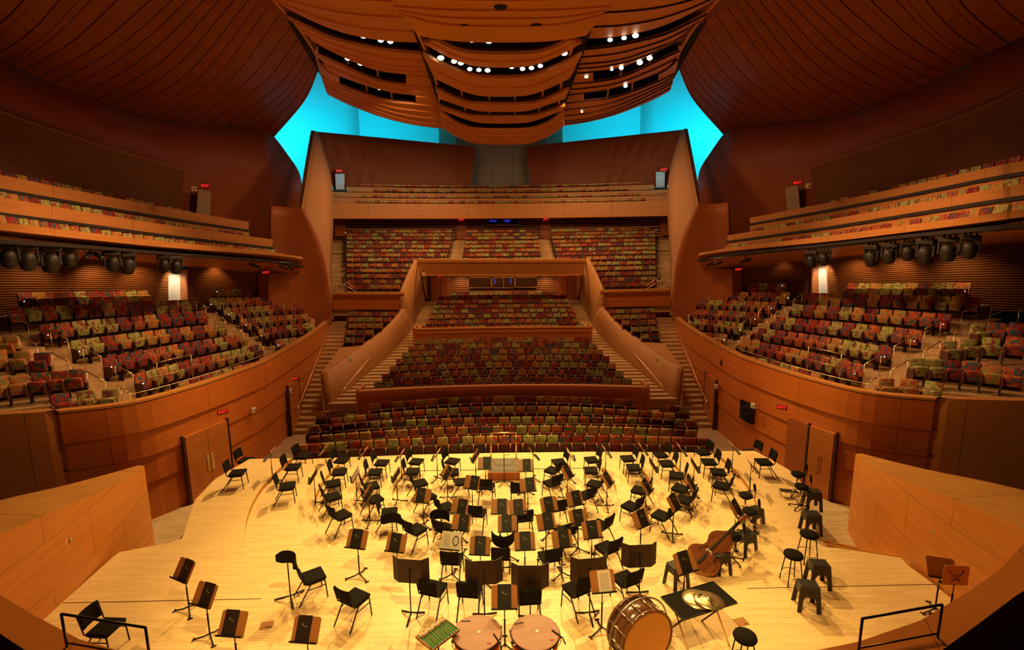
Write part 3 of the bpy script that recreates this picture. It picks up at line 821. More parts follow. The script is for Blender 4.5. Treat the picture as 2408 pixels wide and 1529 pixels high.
# stepped stairs at its two outer sides are part of the floor; its fronts:
def midfront(m, nm, s):
    for k, (t, b, o) in enumerate(((690, 703, .0), (703, 715, .06), (715, 728, .12))):
        mb = MB(); sheet(mb, m(Y((781, b, 33.35 + o), (950, b, 33.35 + o))), m(Y((781, t, 33.3 + o), (949, t, 33.3 + o))), 4, th=.15)
        struct(mb, 'wall_mid_front_%s_%d' % (nm, k + 1), 'lower', 'wooden course %d of the %s front of the middle balcony' % (k + 1, nm))
    mb = MB(); a, b = Y((781, 689, 33.15), (949, 689, 33.15))
    q = [a, b, b + V((0, .35, 0)), a + V((0, .35, 0))]; mb.hull(m([p - V((0, 0, .12)) for p in q]), m([p + V((0, 0, .03)) for p in q]))
    struct(mb, 'trim_%d' % (5 if s > 0 else 6), 'fascia', 'cap of the %s front of the middle balcony' % nm)
    mb = MB(); sheet(mb, m(Y((781, 800, 34.2), (950, 800, 34.2))), m(Y((781, 722, 34.2), (950, 722, 34.2))), 3, th=.1)
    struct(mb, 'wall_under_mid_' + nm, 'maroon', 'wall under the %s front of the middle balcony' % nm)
    # great ribbon wall beside the central stairs
    T = Y((765, 880, 25.5), (812, 848, 27.2), (860, 811, 29.2), (905, 780, 31.0), (938, 748, 32.4), (952, 728, 33.1))
    Bm = Y((772, 962, 25.9), (830, 915, 27.6), (880, 862, 29.8), (925, 812, 32.2), (955, 770, 34.6), (975, 740, 36.6))
    Bm = [p - V((0, 0, 1.1)) for p in Bm]
    mb = MB(); sheet(mb, m(Bm), m(T), 26, (0, .5, 1), th=.3, smooth=True, toward=V((0, 30, 4)))
    T2 = Y((951, 728, 33.2), (949, 690, 33.3), (958, 664, 34.2), (968, 640, 35.2), (982, 612, 36.3))
    B2 = Y((975, 740, 36.6), (982, 728, 37.8), (990, 717, 39.2), (998, 708, 40.6), (1003, 702, 41.8))
    B2 = [p - V((0, 0, 1.1)) for p in B2]
    sheet(mb, m(B2), m(T2), 20, (0, .5, 1), th=.25, smooth=True, toward=V((0, 30, 4)))
    sheet(mb, m(Y((1003, 702, 41.8), (1004, 702, 42.0))), m(Y((1003, 640, 41.8), (1004, 640, 42.0))), 2, th=.1)
    T3 = Y((982, 612, 36.3), (1004, 645, 42.0)); B3 = Y((1003, 702, 41.8), (1004, 705, 42.0))
    sheet(mb, m(B3), m(T3), 4, th=.2, toward=V((0, 30, 4)))
    struct(mb, 'wall_ribbon_' + nm, 'ribbon', 'sweeping curved wooden wall beside the %s central stairs' % nm)
    # plateau at its foot
    mb = MB()
    hi = [p + V((-.22, 0, -.02)) for p in Y((764, 879, 25.5), (812, 847, 27.2), (860, 811, 29.2))] + Y((800, 817, 29.0))
    lo = [V((p.x, p.y, -.8)) for p in hi]
    mb.hull(m(lo), m(hi)); struct(mb, 'wall_plateau_' + nm, 'ribbon', 'flat-topped wooden pier at the foot of the %s ribbon wall' % nm)
each_side(midfront)
# balcony centre front and the recess under it
mb = MB(); c1, c2 = Y((982, 612, 36.3), (1382, 612, 36.3)); d1, d2 = Y((1001, 645, 36.9), (1366, 645, 36.9))
sheet(mb, [d1, d2], [c1, c2], 6, th=.15); struct(mb, 'wall_centre_front', 'fascia', 'central wooden front of the middle balcony')
mb = MB(); q = [c1, c2, c2 + V((0, .4, 0)), c1 + V((0, .4, 0))]; mb.hull([p - V((0, 0, .14)) for p in q], [p + V((0, -.03, .05)) for p in q])
struct(mb, 'trim_7', 'fascia', 'pale cap of the central balcony front')
e1, e2 = Y((1000, 646, 42.2), (1368, 646, 42.2))
mb = MB(); mb.grid([[d1, e1 + V((0, 0, .3))], [d2, e2 + V((0, 0, .3))]], .1); struct(mb, 'ceiling_recess', 'ceil', 'soffit of the recess under the middle balcony')
vs, of = slats(16, .04, .6)
mb = MB(); sheet(mb, Y((1000, 725, 42.0), (1368, 725, 42.0)), [e1, e2], 8, vs, of, .15, mif=SLM); struct(mb, 'wall_recess', ['slat', 'slatgap'], 'slatted wall at the back of the orchestra level')
panel('door_11', (1013, 1036), (652, 708), 41.8, 'doordark', 'left leaf of the brown double door left of the booth windows')
panel('door_12', (1037, 1060), (652, 708), 41.8, 'doordark', 'right leaf of the brown double door left of the booth windows')
panel('door_13', (1309, 1334), (650, 706), 41.8, 'doordark', 'left leaf of the brown double door right of the booth windows')
panel('door_14', (1335, 1359), (650, 706), 41.8, 'doordark', 'right leaf of the brown double door right of the booth windows')
window(2, (1102, 1154), (654, 676), 41.75, (), 'left dark booth window at the back of the orchestra level')
window(3, (1158, 1209), (654, 676), 41.75, (1184,), 'middle dark booth window at the back of the orchestra level', [(1162, 1165, 655, 668), (1200, 1203, 655, 668)])
window(4, (1213, 1264), (653, 675), 41.75, (), 'right dark booth window at the back of the orchestra level')
for px in (1085, 1285):
    spot('recess_light', aty(px, 651, 41.1), aty(px, 690, 41.9), 90, 120, (1, .55, .22), .9, .1)

area('recess_fill_light', (0, 39.6, 5.9), (0, 42, 3.5), 150, 9, .5, (1, .52, .2))  # added area fill that brightens the dim recess wall and doors
# ================================================================ ORCHESTRA ROWS
# (centre py, centre depth, left end px, py)
ORCH = [(1027, 21.2, 692, 1050), (1004, 22.1, 722, 1029), (983, 23.0, 721, 1003), (957, 23.9, 776, 987), (934, 24.8, 868, 953)]
ORCH2 = [(888, 26.7, 878, 901), (870, 27.55, 897, 882), (853, 28.4, 915, 863), (837, 29.25, 930, 845), (822, 30.1, 945, 829), (808, 30.95, 959, 814), (795, 31.8, 973, 800)]
ORCH3 = [(764, 33.6, 990, 767), (751, 34.55, 1000, 754), (738, 35.5, 1008, 741), (726.5, 36.45, 1013, 729), (716, 37.4, 1020, 718), (705, 38.35, 1025, 707), (696, 39.3, 1030, 698), (686, 40.2, 1058, 688)]
def row_curve(r):
    c = aty(1181, r[0], r[1]); e = atz(r[2], r[3], c.z)
    return c, -e.x, c.y - e.y          # centre, half width, sag
def stepped(rows, name, lab, extra=.1, drop=1.0, depth=None, mat='hallfloor'):
    mb = MB()
    for k, r in enumerate(rows):
        c, xe, sag = row_curve(r)
        nd = (row_curve(rows[k + 1])[0].y - c.y) if k + 1 < len(rows) else .9
        z = c.z - drop
        P = bow(V((0, c.y - .42, z)), xe + extra, sag, 17); Q = bow(V((0, c.y - .42 + nd + .1, z)), xe + extra, sag, 17)
        for i in range(16):
            q = [P[i], P[i + 1], Q[i + 1], Q[i]]
            mb.hull([V((p.x, p.y, min(-.8, z - .05) if z < 1 else z - 1.2)) for p in q], q)
    return struct(mb, name, mat, lab)
stepped(ORCH, 'floor_orchestra_front', 'stepped floor of the front orchestra seating')
stepped(ORCH2, 'floor_orchestra_middle', 'stepped floor of the middle orchestra seating')
stepped(ORCH3, 'floor_orchestra_rear', 'stepped floor of the rear orchestra seating')
def curb(cpt, yc, lx, lpy, h, name, lab):
    c = aty(1181, cpt, yc); e = atz(lx, lpy, c.z); xe = -e.x; sag = c.y - e.y
    mb = MB(); n = 3
    for k in range(n):
        z0, z1 = c.z - h + h * k / n, c.z - h + h * (k + 1) / n
        o = .05 * k
        A = bow(V((0, yc - o, z0)), xe, sag, 25); B = bow(V((0, yc - o - .02, z1 - .015)), xe, sag, 25)
        mb.grid([[a, b] for a, b in zip(A, B)], .1)
    A = bow(V((0, yc - .16, c.z)), xe, sag, 25)
    mb.grid([[a, a + V((0, .28, 0))] for a in A], .06, 1)
    for s in (-1, 1):
        q = [V((s * xe, yc - sag - .1, c.z - h)), V((s * (xe - .12), yc - sag - .1, c.z - h)), V((s * (xe - .12), yc - sag + 1.2, c.z - h)), V((s * xe, yc - sag + 1.2, c.z - h))]
        mb.hull(q, [V((p.x, p.y, c.z)) for p in q])
    return struct(mb, name, ['lower', 'fascia'], lab)
curb(905, 25.8, 838, 919, 1.35, 'wall_orchestra_parapet_1', 'curved wooden parapet behind the front orchestra rows')
curb(769, 32.75, 971, 773, 1.1, 'wall_orchestra_parapet_2', 'wooden parapet across the middle of the orchestra seating')

# flank blocks and outer stairs
FLANK = [(734, 33.0, 820, 935), (747, 32.1, 817, 926), (761, 31.2, 817, 906), (777, 30.3, 813, 884), (794, 29.4, 810, 862), (811, 29.6, 806, 846)]
def flank_floor(m, nm, s):
    mb = MB()
    for py, y, l, r in FLANK:
        a, b = Y((l, py, y), (r, py, y)); z = a.z - 1
        q = [V((a.x - .1, y - .5, z)), V((b.x - .85, y - .5, z)), V((b.x - .75, y + .6, z)), V((a.x - .1, y + .6, z))]
        mb.hull(m([p - V((0, 0, .6)) for p in q]), m(q))
    struct(mb, 'floor_flank_' + nm, 'hallfloor', 'stepped floor of the small %s flank seating' % nm)
    def flight(a, b, n, wa, wb, name, lab):
        mb = MB()
        for k in range(n):
            p = a.lerp(b, k / n); q = a.lerp(b, (k + 1) / n); w0 = wa + (wb - wa) * k / n; w1 = wa + (wb - wa) * (k + 1) / n
            z = a.z + (b.z - a.z) * (k + 1) / n
            P = [V((p.x, p.y, z)), V((p.x + w0, p.y, z)), V((q.x + w1, q.y, z)), V((q.x, q.y, z))]
            mb.hull(m([v - V((0, 0, .9)) for v in P]), m(P))
            # pale nosing overhang is the tread itself: a thin darker riser strip under it
        o = mb.obj(name, 'tread'); tag(o, lab, 'stairs', 'long staircases beside the seating')
    flight(V((-10.75, 24.2, -.8)), V((-11.5, 34.0, 3.3)), 24, 1.9, 1.3, 'long_stairs', 'pale wooden staircase climbing along the %s curved side wall' % nm)
    foot = Y((772, 962, 25.9), (830, 915, 27.6), (880, 862, 29.8), (925, 812, 32.2), (955, 770, 34.6), (975, 740, 36.6), (982, 728, 37.8), (990, 717, 39.2), (998, 708, 40.6), (1003, 702, 41.8))
    edge = []
    for q in ORCH2 + ORCH3:
        c, xe, sag = row_curve(q); edge.append((c.y - sag, -xe - .12, c.z - 1.0))
    edge = [(25.6, -9.3 + 1.9, -.45)] + edge + [(42.5, edge[-1][1], edge[-1][2] + .2)]
    def at(tab, y):
        for a, b in zip(tab, tab[1:]):
            if a[0] <= y <= b[0]: t = (y - a[0]) / (b[0] - a[0]); return a[1] + (b[1] - a[1]) * t, a[2] + (b[2] - a[2]) * t
        return tab[-1][1:] if y > tab[-1][0] else tab[0][1:]
    ft = [(p.y, p.x, p.z) for p in foot]
    for i, (ya, yb, lab) in enumerate(((25.3, 31.0, 'lower'), (31.0, 36.4, 'middle'), (36.4, 41.8, 'top'))):
        n = int((yb - ya) / .4); mb = MB()
        for k in range(n):
            y0, y1 = ya + (yb - ya) * k / n, ya + (yb - ya) * (k + 1) / n
            xa, za = at(ft, y1); xb, zb = at(edge, y1); z = zb - .05; xc, _ = at(ft, y0); xd, _ = at(edge, y0)
            P = [V((xc - .02, y0, z)), V((xd, y0, z)), V((xb, y1, z)), V((xa - .02, y1, z))]
            mb.hull(m([v - V((0, 0, .5)) for v in P]), m(P))
        o = mb.obj('long_stairs', 'tread'); tag(o, '%s flight of wooden stairs inside the %s ribbon wall' % (lab, nm), 'stairs', 'long staircases beside the seating')
    # outer aisle of the middle balcony
    flight(V((-12.6, 33.6, 4.2)), V((-14.4, 47.2, 8.3)), 26, 1.4, 1.3, 'long_stairs', 'staircase at the %s edge of the middle balcony' % nm)
each_side(flank_floor)
for s in (1, -1):
    mb = MB()
    for k in range(8):
        y = 39.3 + 1.03 * k * .98; z = midz(min(12, k + 5)) - 1
        for hstep in (0, .5):
            q = [V((s * 3.05, y + hstep, z + .02 + hstep * .2)), V((s * 4.25, y + hstep, z + .02 + hstep * .2)), V((s * 4.25, y + hstep + .5, z + .02 + hstep * .2)), V((s * 3.05, y + hstep + .5, z + .02 + hstep * .2))]
            mb.hull([p - V((0, 0, .3)) for p in q], q)
    o = mb.obj('balcony_steps', 'tread'); tag(o, 'narrow wooden steps between seat blocks %s of centre on the middle balcony' % ('right' if s > 0 else 'left'), 'stairs')

# ================================================================ CEILING
def zc(px, py, z): return atz(px, py, z)
def band(mb, top, bot, z, n=26, laps=2, drop=.10, mi=0, th=.12):
    """ceiling boards between two picture contours on the level z, lapped like clapboards"""
    A = [atz(x, y, z) for x, y in top]; B = [atz(x, y, z) for x, y in bot]      # top of picture = nearer to the viewer
    A, B = pw(A, n), pw(B, n)
    for k in range(laps):
        u, v = k / laps, (k + 1) / laps
        G = [[A[i].lerp(B[i], u) - V((0, 0, drop)), A[i].lerp(B[i], v)] for i in range(n)]
        mb.grid(G, th, mi)
        G = [[A[i].lerp(B[i], u) - V((0, 0, drop)), A[i].lerp(B[i], u) + V((0, 0, .02))] for i in range(n)]
        mb.grid(G, .02, 1)
def half(pts):            # crop coordinates of the ceiling sketch -> picture pixels
    return [(600 + x / 2.007, y / 2.007) for x, y in pts]
def sym(pts):
    return pts + [(1166 * 2 - x, y) for x, y in pts[::-1]]
ZK, ZW = 15.6, 16.6
def keel(top, bot, laps, n=34):
    mbk = KEEL; band(mbk, half(sym(top)), half(sym(bot)), ZK, n, laps, .06)
KEEL = MB()
keel([(560, -260), (800, -260), (1000, -260)], [(610, -110), (800, -95), (1000, -85)], 2)
keel([(610, -110), (800, -95), (1000, -85)], [(655, 0), (840, 15), (1000, 20)], 2)
keel([(655, 0), (840, 15), (1000, 20)], [(690, 40), (860, 84), (1030, 97)], 2)
keel([(690, 40), (860, 84), (1030, 97)], [(768, 150), (900, 172), (1040, 182)], 1)
keel([(850, 165), (950, 212), (1050, 230)], [(790, 185), (930, 262), (1060, 300)], 2)
keel([(790, 233), (930, 302), (1060, 343)], [(850, 358), (980, 418), (1080, 442)], 2)
keel([(850, 400), (980, 460), (1080, 474)], [(870, 455), (1000, 500), (1080, 516)], 1)
keel([(870, 484), (1000, 528), (1080, 538)], [(876, 508), (1000, 556), (1080, 572)], 1)
keel([(876, 510), (960, 570), (1060, 598)], [(880, 590), (960, 642), (1060, 672)], 3)
# fill between the crescent slots and their neighbours
keel([(768, 150), (800, 158), (850, 165)], [(780, 186), (800, 188), (850, 200)], 1) if 0 else None
struct(KEEL, 'ceiling_keel', ['ceil', 'gap'], 'central keel of the billowing wooden ceiling')
mb = MB()
P = half([(560, -260), (610, -110), (655, 0), (690, 60), (768, 150), (812, 255), (850, 360), (870, 460), (880, 590)])
for s in (1, -1):
    A = [atz(x, y, ZK) for x, y in P]; A = A if s > 0 else mirs(A)
    mb.grid([[p, p + V((0, 0, 2.4))] for p in resample(A, 20)], .08)
sheet(mb, [atz(x, y, ZK) for x, y in half(sym([(880, 590), (960, 642), (1060, 672)]))], [atz(x, y, ZK) + V((0, .8, 2.0)) for x, y in half(sym([(880, 590), (960, 642), (1060, 672)]))], 20, th=.1)
struct(mb, 'ceiling_keel_side', 'ceil', 'side faces of the ceiling keel')
def wings(m, nm, s):
    mb = MB()
    def wb(top, bot, laps, n=22):
        A = half(top); B = half(bot)
        a = m([atz(x, y, ZW) for x, y in A]); b = m([atz(x, y, ZW) for x, y in B])
        a, b = pw(a, n), pw(b, n)
        for k in range(laps):
            u, v = k / laps, (k + 1) / laps
            mb.grid([[a[i].lerp(b[i], u) - V((0, 0, .07)), a[i].lerp(b[i], v)] for i in range(n)], .12, 0)
            mb.grid([[a[i].lerp(b[i], u) - V((0, 0, .07)), a[i].lerp(b[i], u) + V((0, 0, .02))] for i in range(n)], .02, 1)
    wb([(-160, -260), (200, -250), (600, -240)], [(20, -90), (330, -40), (680, -20)], 3)
    wb([(20, -90), (330, -40), (680, -20)], [(110, -5), (260, 78), (420, 140), (600, 176), (780, 186)], 3)
    wb([(150, 60), (250, 110), (385, 168), (600, 215), (790, 235)], [(230, 130), (330, 195), (430, 235), (600, 285), (810, 305)], 2)
    wb([(230, 130), (330, 195), (430, 235), (600, 285), (810, 305)], [(297, 195), (430, 262), (570, 318), (710, 338), (830, 345)], 2)
    wb([(290, 240), (430, 302), (570, 362), (710, 387), (845, 395)], [(350, 320), (400, 348), (520, 392), (640, 425), (757, 440), (855, 450)], 2)
    wb([(320, 350), (398, 386), (520, 432), (640, 466), (757, 478), (870, 490)], [(330, 395), (430, 445), (600, 520), (740, 560), (870, 575)], 3)
    wb([(330, 395), (430, 445), (600, 520), (740, 560), (870, 575)], [(345, 437), (450, 488), (600, 545), (740, 580), (880, 600)], 2)
    # solid pieces either side of the short slots
    wb([(287, 206), (292, 210), (297, 214)], [(285, 240), (290, 245), (296, 250)], 1, 4)
    wb([(712, 338), (780, 345), (845, 350)], [(712, 388), (780, 393), (848, 398)], 1, 6)
    wb([(757, 440), (810, 446), (862, 452)], [(757, 478), (810, 484), (872, 492)], 1, 6)
    wb([(300, 280), (350, 325), (398, 350)], [(310, 335), (350, 365), (398, 387)], 1, 6)
    # lit lip along the side sail
    struct(mb, 'ceiling_wing_' + nm, ['ceil', 'gap'], 'lapped wooden %s wing of the ceiling' % nm)
    mb = MB(); E_ = half([(345, 437), (450, 488), (600, 545), (740, 580), (880, 600)]); A = m([atz(x, y, ZW) for x, y in E_])
    mb.grid([[p, p + V((0, .5, 1.6))] for p in resample(A, 16)], .1)
    E_ = half([(-200, -260), (20, -90), (90, 0), (200, 118), (290, 255), (305, 310), (345, 437)]); A = m([atz(x, y, ZW) for x, y in E_])
    mb.grid([[p, p + V((0, 0, 2.5))] for p in resample(A, 16)], .1)
    struct(mb, 'ceiling_wing_edge_' + nm, 'ceil', 'outer edge of the %s ceiling wing' % nm)
    # short bridges over the slots
    mb = MB()
    for (x0, y0, x1, y1) in ((428, 262, 436, 304), (570, 318, 577, 362), (518, 392, 524, 432), (636, 425, 643, 466)):
        q = half([(x0, y0), (x0 + 7, y0 + 2), (x1 + 7, y1 + 2), (x1, y1)]); q = m([atz(x, y, ZW) for x, y in q])
        mb.hull(q, [p + V((0, 0, .5)) for p in q])
    struct(mb, 'ceiling_bridge_' + nm, 'ceil', 'small bridges across the lighting slots of the %s wing' % nm)
each_side(wings)
mb = MB()
for (x0, y0, x1, y1) in ((968, 415, 974, 458), (1100, 446, 1104, 478), (985, 498, 988, 526), (1100, 518, 1104, 540)):
    for t in (1, -1):
        f = (lambda x: x) if t > 0 else (lambda x: 2332 - x)
        q = [atz(*half([(f(x), y)])[0], ZK) for x, y in ((x0, y0), (x0 + 6, y0), (x1 + 6, y1), (x1, y1))]
        mb.hull(q, [p + V((0, 0, .5)) for p in q])
struct(mb, 'ceiling_bridge_keel', 'ceil', 'small bridges across the lighting slots of the keel')
mb = MB()  # black sheets added above the slots to block the cyan void
A = [atz(x, y, ZK + .55) for x, y in half(sym([(740, 120), (900, 150), (1040, 160)]))]; B = [atz(x, y, ZK + .55) for x, y in half(sym([(890, 560), (975, 612), (1060, 640)]))]
mb.grid([[p, q] for p, q in zip(pw(A, 24), pw(B, 24))], .05)
for s in (1, -1):
    f = (lambda P: P) if s > 0 else mirs
    A = f([atz(x, y, ZW + .5) for x, y in half([(60, -60), (330, 60), (600, 150), (850, 160)])]); B = f([atz(x, y, ZW + .5) for x, y in half([(335, 395), (450, 450), (600, 515), (868, 560)])])
    mb.grid([[p, q] for p, q in zip(pw(A, 20), pw(B, 20))], .05)
DK = [(-9, 5), (-9.2, 24), (-8.2, 33), (-4.5, 39.5), (4.5, 39.5), (8.2, 33), (9.2, 24), (9, 5)]
mb.prism(DK, 18.7, 18.9); struct(mb, 'ceiling_deck', 'black', 'black deck and added slot-blocking sheets above the wooden ceiling')

# ---------------- side sails
SB = [(-260, 30, 12.5), (-110, 88, 15.6), (0, 137, 17.6), (35, 155, 18.1), (102, 187, 19.2), (170, 213, 20.5), (240, 238, 21.9), (310, 266, 23.2), (380, 282, 24.8), (460, 291, 26.4), (540, 295, 28.4), (600, 303, 30.0), (645, 322, 31.4)]
ST = [(60, -330), (170, -250), (280, -160), (330, -110), (440, -60), (500, -45), (545, -22), (595, -2), (646, 8), (697, 62), (730, 104), (742, 130), (752, 156)]
SM = [(-80, -110), (10, -20), (105, 62), (145, 82), (243, 110), (320, 122), (388, 150), (450, 176), (512, 189), (592, 192), (660, 206), (690, 220), (716, 238)]
def sail(m, nm, s):
    B = [aty(x, y, d * 1.165) for x, y, d in SB]; T = [atz(x, y, 17.2) for x, y in ST]
    Mi = []
    for (x, y), b, t in zip(SM, B, T):
        d = ray(x, y); yy = (b.y + t.y) / 2 - .4
        Mi.append(ORI + d * (yy / d.y))
    n = 24
    per = 5; nu = n * per + 1
    B, T, Mi = pw(B, nu), pw(T, nu), pw(Mi, nu)
    nv = 13; G = []
    for i in range(nu):
        c = pw([B[i], Mi[i], T[i]], nv); k = i % per
        G.append(c)
    ctr = V((0, 20, 4))
    H_ = []
    for i in range(nu):
        k = i % per; off = {0: 0, 1: -.16, 2: 0, 3: 0, 4: 0}[k]
        row = []
        for j, p in enumerate(G[i]):
            a = G[min(i + 1, nu - 1)][j] - G[max(i - 1, 0)][j]; b = G[i][min(j + 1, nv - 1)] - G[i][max(j - 1, 0)]
            nn = a.cross(b).normalized()
            if nn.dot(ctr - p) < 0: nn = -nn
            row.append(p + nn * (.10 * ((i // per) % 2)) if 0 else p)
        H_.append((row, nn))
    # uneven stations: wide board, thin gap, narrow board, thin gap
    st = []
    for q in range(n):
        st += [(q + 0.0, 0), (q + .66, 0), (q + .675, 1), (q + .70, 1), (q + .715, 0), (q + .96, 0), (q + .97, 1), (q + .985, 1)]
    st.append((n, 0))
    K = []; fl = []
    for u, g in st:
        s_ = u * per; a = min(int(s_), nu - 2); t = s_ - a
        row = []
        for j in range(nv):
            p = G[a][j].lerp(G[a + 1][j], t)
            du = G[a + 1][j] - G[a][j]; dv = G[a][min(j + 1, nv - 1)] - G[a][max(j - 1, 0)]
            nn = du.cross(dv).normalized()
            if nn.dot(ctr - p) < 0: nn = -nn
            fr = u - int(u)
            row.append(p + nn * (-.07 if g else (.015 if .7 < fr < .965 else .0)))
        K.append(m(row)); fl.append(g)
    mb = MB()
    KK = K[::-1] if s > 0 else K; FF = fl[::-1] if s > 0 else fl
    mb.grid(KK, 0, mif=lambda i, j: 1 if (FF[i] and FF[min(i + 1, len(FF) - 1)]) else 0)
    WE = [atz(x, y, ZW) for x, y in half([(-560, -600), (-200, -260), (20, -90), (90, 0), (200, 118), (290, 255), (305, 310)])]
    mb.grid([[p, q] for p, q in zip(m(pw([T[0]] + [T[int(len(T) * k / 8)] for k in (2, 4, 6, 7)] + [T[-1]], 20)), m(pw(WE, 20)))], 0)
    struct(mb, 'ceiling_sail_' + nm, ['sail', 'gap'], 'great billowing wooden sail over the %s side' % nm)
each_side(sail)
mb = MB()
for s in (1, -1):
    for z0 in (0,):
        P = [V((-24, 6, 0)), V((-24, 40, 0))]
        mb.box(s * 26 - .1, s * 26 + .1, 0, 50, -1, 19.5)
struct(mb, 'wall_outer', 'black', 'dark outer shell of the hall')

# ================================================================ THEATRE SEATS
ORDN = ['zeroth', 'first', 'second', 'third', 'fourth', 'fifth', 'sixth', 'seventh', 'eighth', 'ninth', 'tenth', 'eleventh', 'twelfth', 'thirteenth', 'fourteenth', 'fifteenth', 'sixteenth', 'seventeenth', 'eighteenth', 'nineteenth']
def ordn(n):
    if n < 20: return ORDN[n]
    tens = {2: 'twenty', 3: 'thirty', 4: 'forty', 5: 'fifty', 6: 'sixty'}[n // 10]
    return tens.replace('y', 'ieth') if n % 10 == 0 else tens + '-' + ORDN[n % 10]
COLN = ['red', 'green', 'orange', 'blue-red']
def seat_parts(bev=True):
    back = MB(); Mx = Matrix.Translation((0, -.06, .5)) @ Matrix.Rotation(R(9), 4, 'X')
    back.box(-.245, .245, -.045, .045, 0, .50, .035 if bev else 0, Mx)
    cush = MB(); Mx = Matrix.Translation((0, .03, .39)) @ Matrix.Rotation(R(-14), 4, 'X')
    cush.box(-.235, .235, 0, .12, 0, .40, .04 if bev else 0, Mx)
    side = MB()
    pts = [(-.08, .26), (.20, .24), (.33, .33), (.37, .48), (.33, .62), (.22, .68), (-.08, .68)]
    side.prism(pts, .245, .285, M_=Matrix(((0, 0, 1, 0), (1, 0, 0, 0), (0, 1, 0, 0), (0, 0, 0, 1))))
    arm = MB(); arm.box(.238, .292, -.08, .27, .66, .695, .012 if bev else 0, seg=1)
    ped = MB(); ped.box(.25, .28, -.1, .12, 0, .32); ped.box(-.25, .26, -.12, -.05, .22, .5)
    return back, cush, side, arm, ped
# collect every seat: (position on floor, heading vector, section text, row number, number in row)
SEATS = []
def lay(curve, drop, spacing, section, rown, target=None, weight=1.0, skip=None):
    P = resample(curve, max(40, len(curve)))
    acc = [0]
    for a, b in zip(P, P[1:]): acc.append(acc[-1] + (b - a).length)
    n = max(1, int(round(acc[-1] / spacing))); st = acc[-1] / n; row = []
    for i in range(n):
        s = st * (i + .5); k = 0
        while k < len(acc) - 2 and acc[k + 1] < s: k += 1
        d = acc[k + 1] - acc[k]; p = P[k].lerp(P[k + 1], (s - acc[k]) / d); t = (P[k + 1] - P[k]).normalized()
        nn = V((-t.y, t.x, 0)).normalized(); tg = target or V((0, 14, 0))
        if nn.dot(V((tg.x, tg.y, 0)) - V((p.x, p.y, 0))) < 0: nn = -nn
        if skip and skip(p): continue
        row.append((V((p.x, p.y, p.z - drop)), nn))
    row.sort(key=lambda q: (CROT.transposed() @ (q[0] - ORI)).x / -(CROT.transposed() @ (q[0] - ORI)).z)
    for i, (p, nn) in enumerate(row): SEATS.append((p, nn, section, rown, i + 1, weight))
for k, r in enumerate(ORCH):
    c, xe, sag = row_curve(r); lay(bow(c, xe, sag), 1.0, .545, 'front orchestra block', k + 1)
a, b = Y((741, 972, 24.6), (815, 966, 25.2)); 
for s in (1, -1): lay([a, b] if s > 0 else mirs([a, b]), 1.0, .545, 'short %s end row of the front orchestra' % ('left' if s > 0 else 'right'), 1)
for k, r in enumerate(ORCH2):
    c, xe, sag = row_curve(r); lay(bow(c, xe, sag), 1.0, .53, 'middle orchestra block', k + 1, weight=.9)
for k, r in enumerate(ORCH3):
    c, xe, sag = row_curve(r); lay(bow(c, xe, sag), 1.0, .53, 'rear orchestra block', k + 1, weight=.8)
for s, nm in ((1, 'left'), (-1, 'right')):
    m = (lambda P: list(P)) if s > 0 else mirs
    for k, (py, y, l, r) in enumerate(FLANK[::-1]):
        lay(m(Y((l, py, y), (r - 6, py, y))), 1.0, .53, 'small %s flank block' % nm, k + 1, V((0, 0, 0)), .7)
    for nmb, rows in (('middle', MID), ('far', FAR), ('near', NEAR)):
        for k, r in enumerate(rows):
            A, B = ends(r); c = (A + B) / 2; t = (B - A).normalized(); o = V((-t.y, t.x, 0)); o = o if o.dot(c - V((0, 14, 0))) > 0 else -o
            lay(m([A, c + o * .25, B]), 1.0, .545, '%s block of the %s terrace' % (nmb, nm), k + 1, None, 1.2)
    for k, r in enumerate((((-60, 500, 14.7), (0, 509, 15.4), (200, 537, 19.6), (400, 563, 23.9), (650, 590, 29.7)),
                           ((-60, 442, 16.2), (0, 453, 17.1), (200, 489, 21.3), (400, 524, 25.7), (590, 552, 30.6)),
                           ((-60, 390, 18.0), (0, 403, 19.0), (200, 446, 23.1), (330, 473, 26.0), (452, 500, 29.0)))):
        lay(m(Y(*r)), .95, .545, 'balcony on the %s' % nm, k + 1, None, .45)
    for k in range(13):
        y = 34.1 + 1.03 * k; py = PYM[k]
        l = 814 + k * 0; r = [940, 946, 954, 962, 970, 1048, 1051, 1054, 1057, 1059, 1061, 1062, 1063][k]
        lay(m(Y((l, py, y), (r, py, y))), 1.0, .53, '%s block of the middle balcony' % nm, k + 1, V((0, 0, 0)), .5)
for k in range(5, 13):
    y = 34.1 + 1.03 * k; l = 1087 + (k - 5) * 1.3
    a, b = Y((l, PYM[k], y)), None
    lay([a[0], V((-a[0].x, a[0].y, a[0].z))], 1.0, .53, 'centre block of the middle balcony', k + 1, V((0, 0, 0)), .5)
for k, (py, yc, lx) in enumerate(((473, 46.9, 806), (461, 47.9, 818), (448, 48.9, 850), (437, 49.9, 899))):
    c = aty(1181, py, yc); e = aty(lx, py - 8, yc - 3.2)
    lay(bow(c, -e.x * .95, 3.2 * (e.x * .95 / 15.7) ** 2), .95, .53, 'top balcony', k + 1, V((0, 0, 0)), .5)

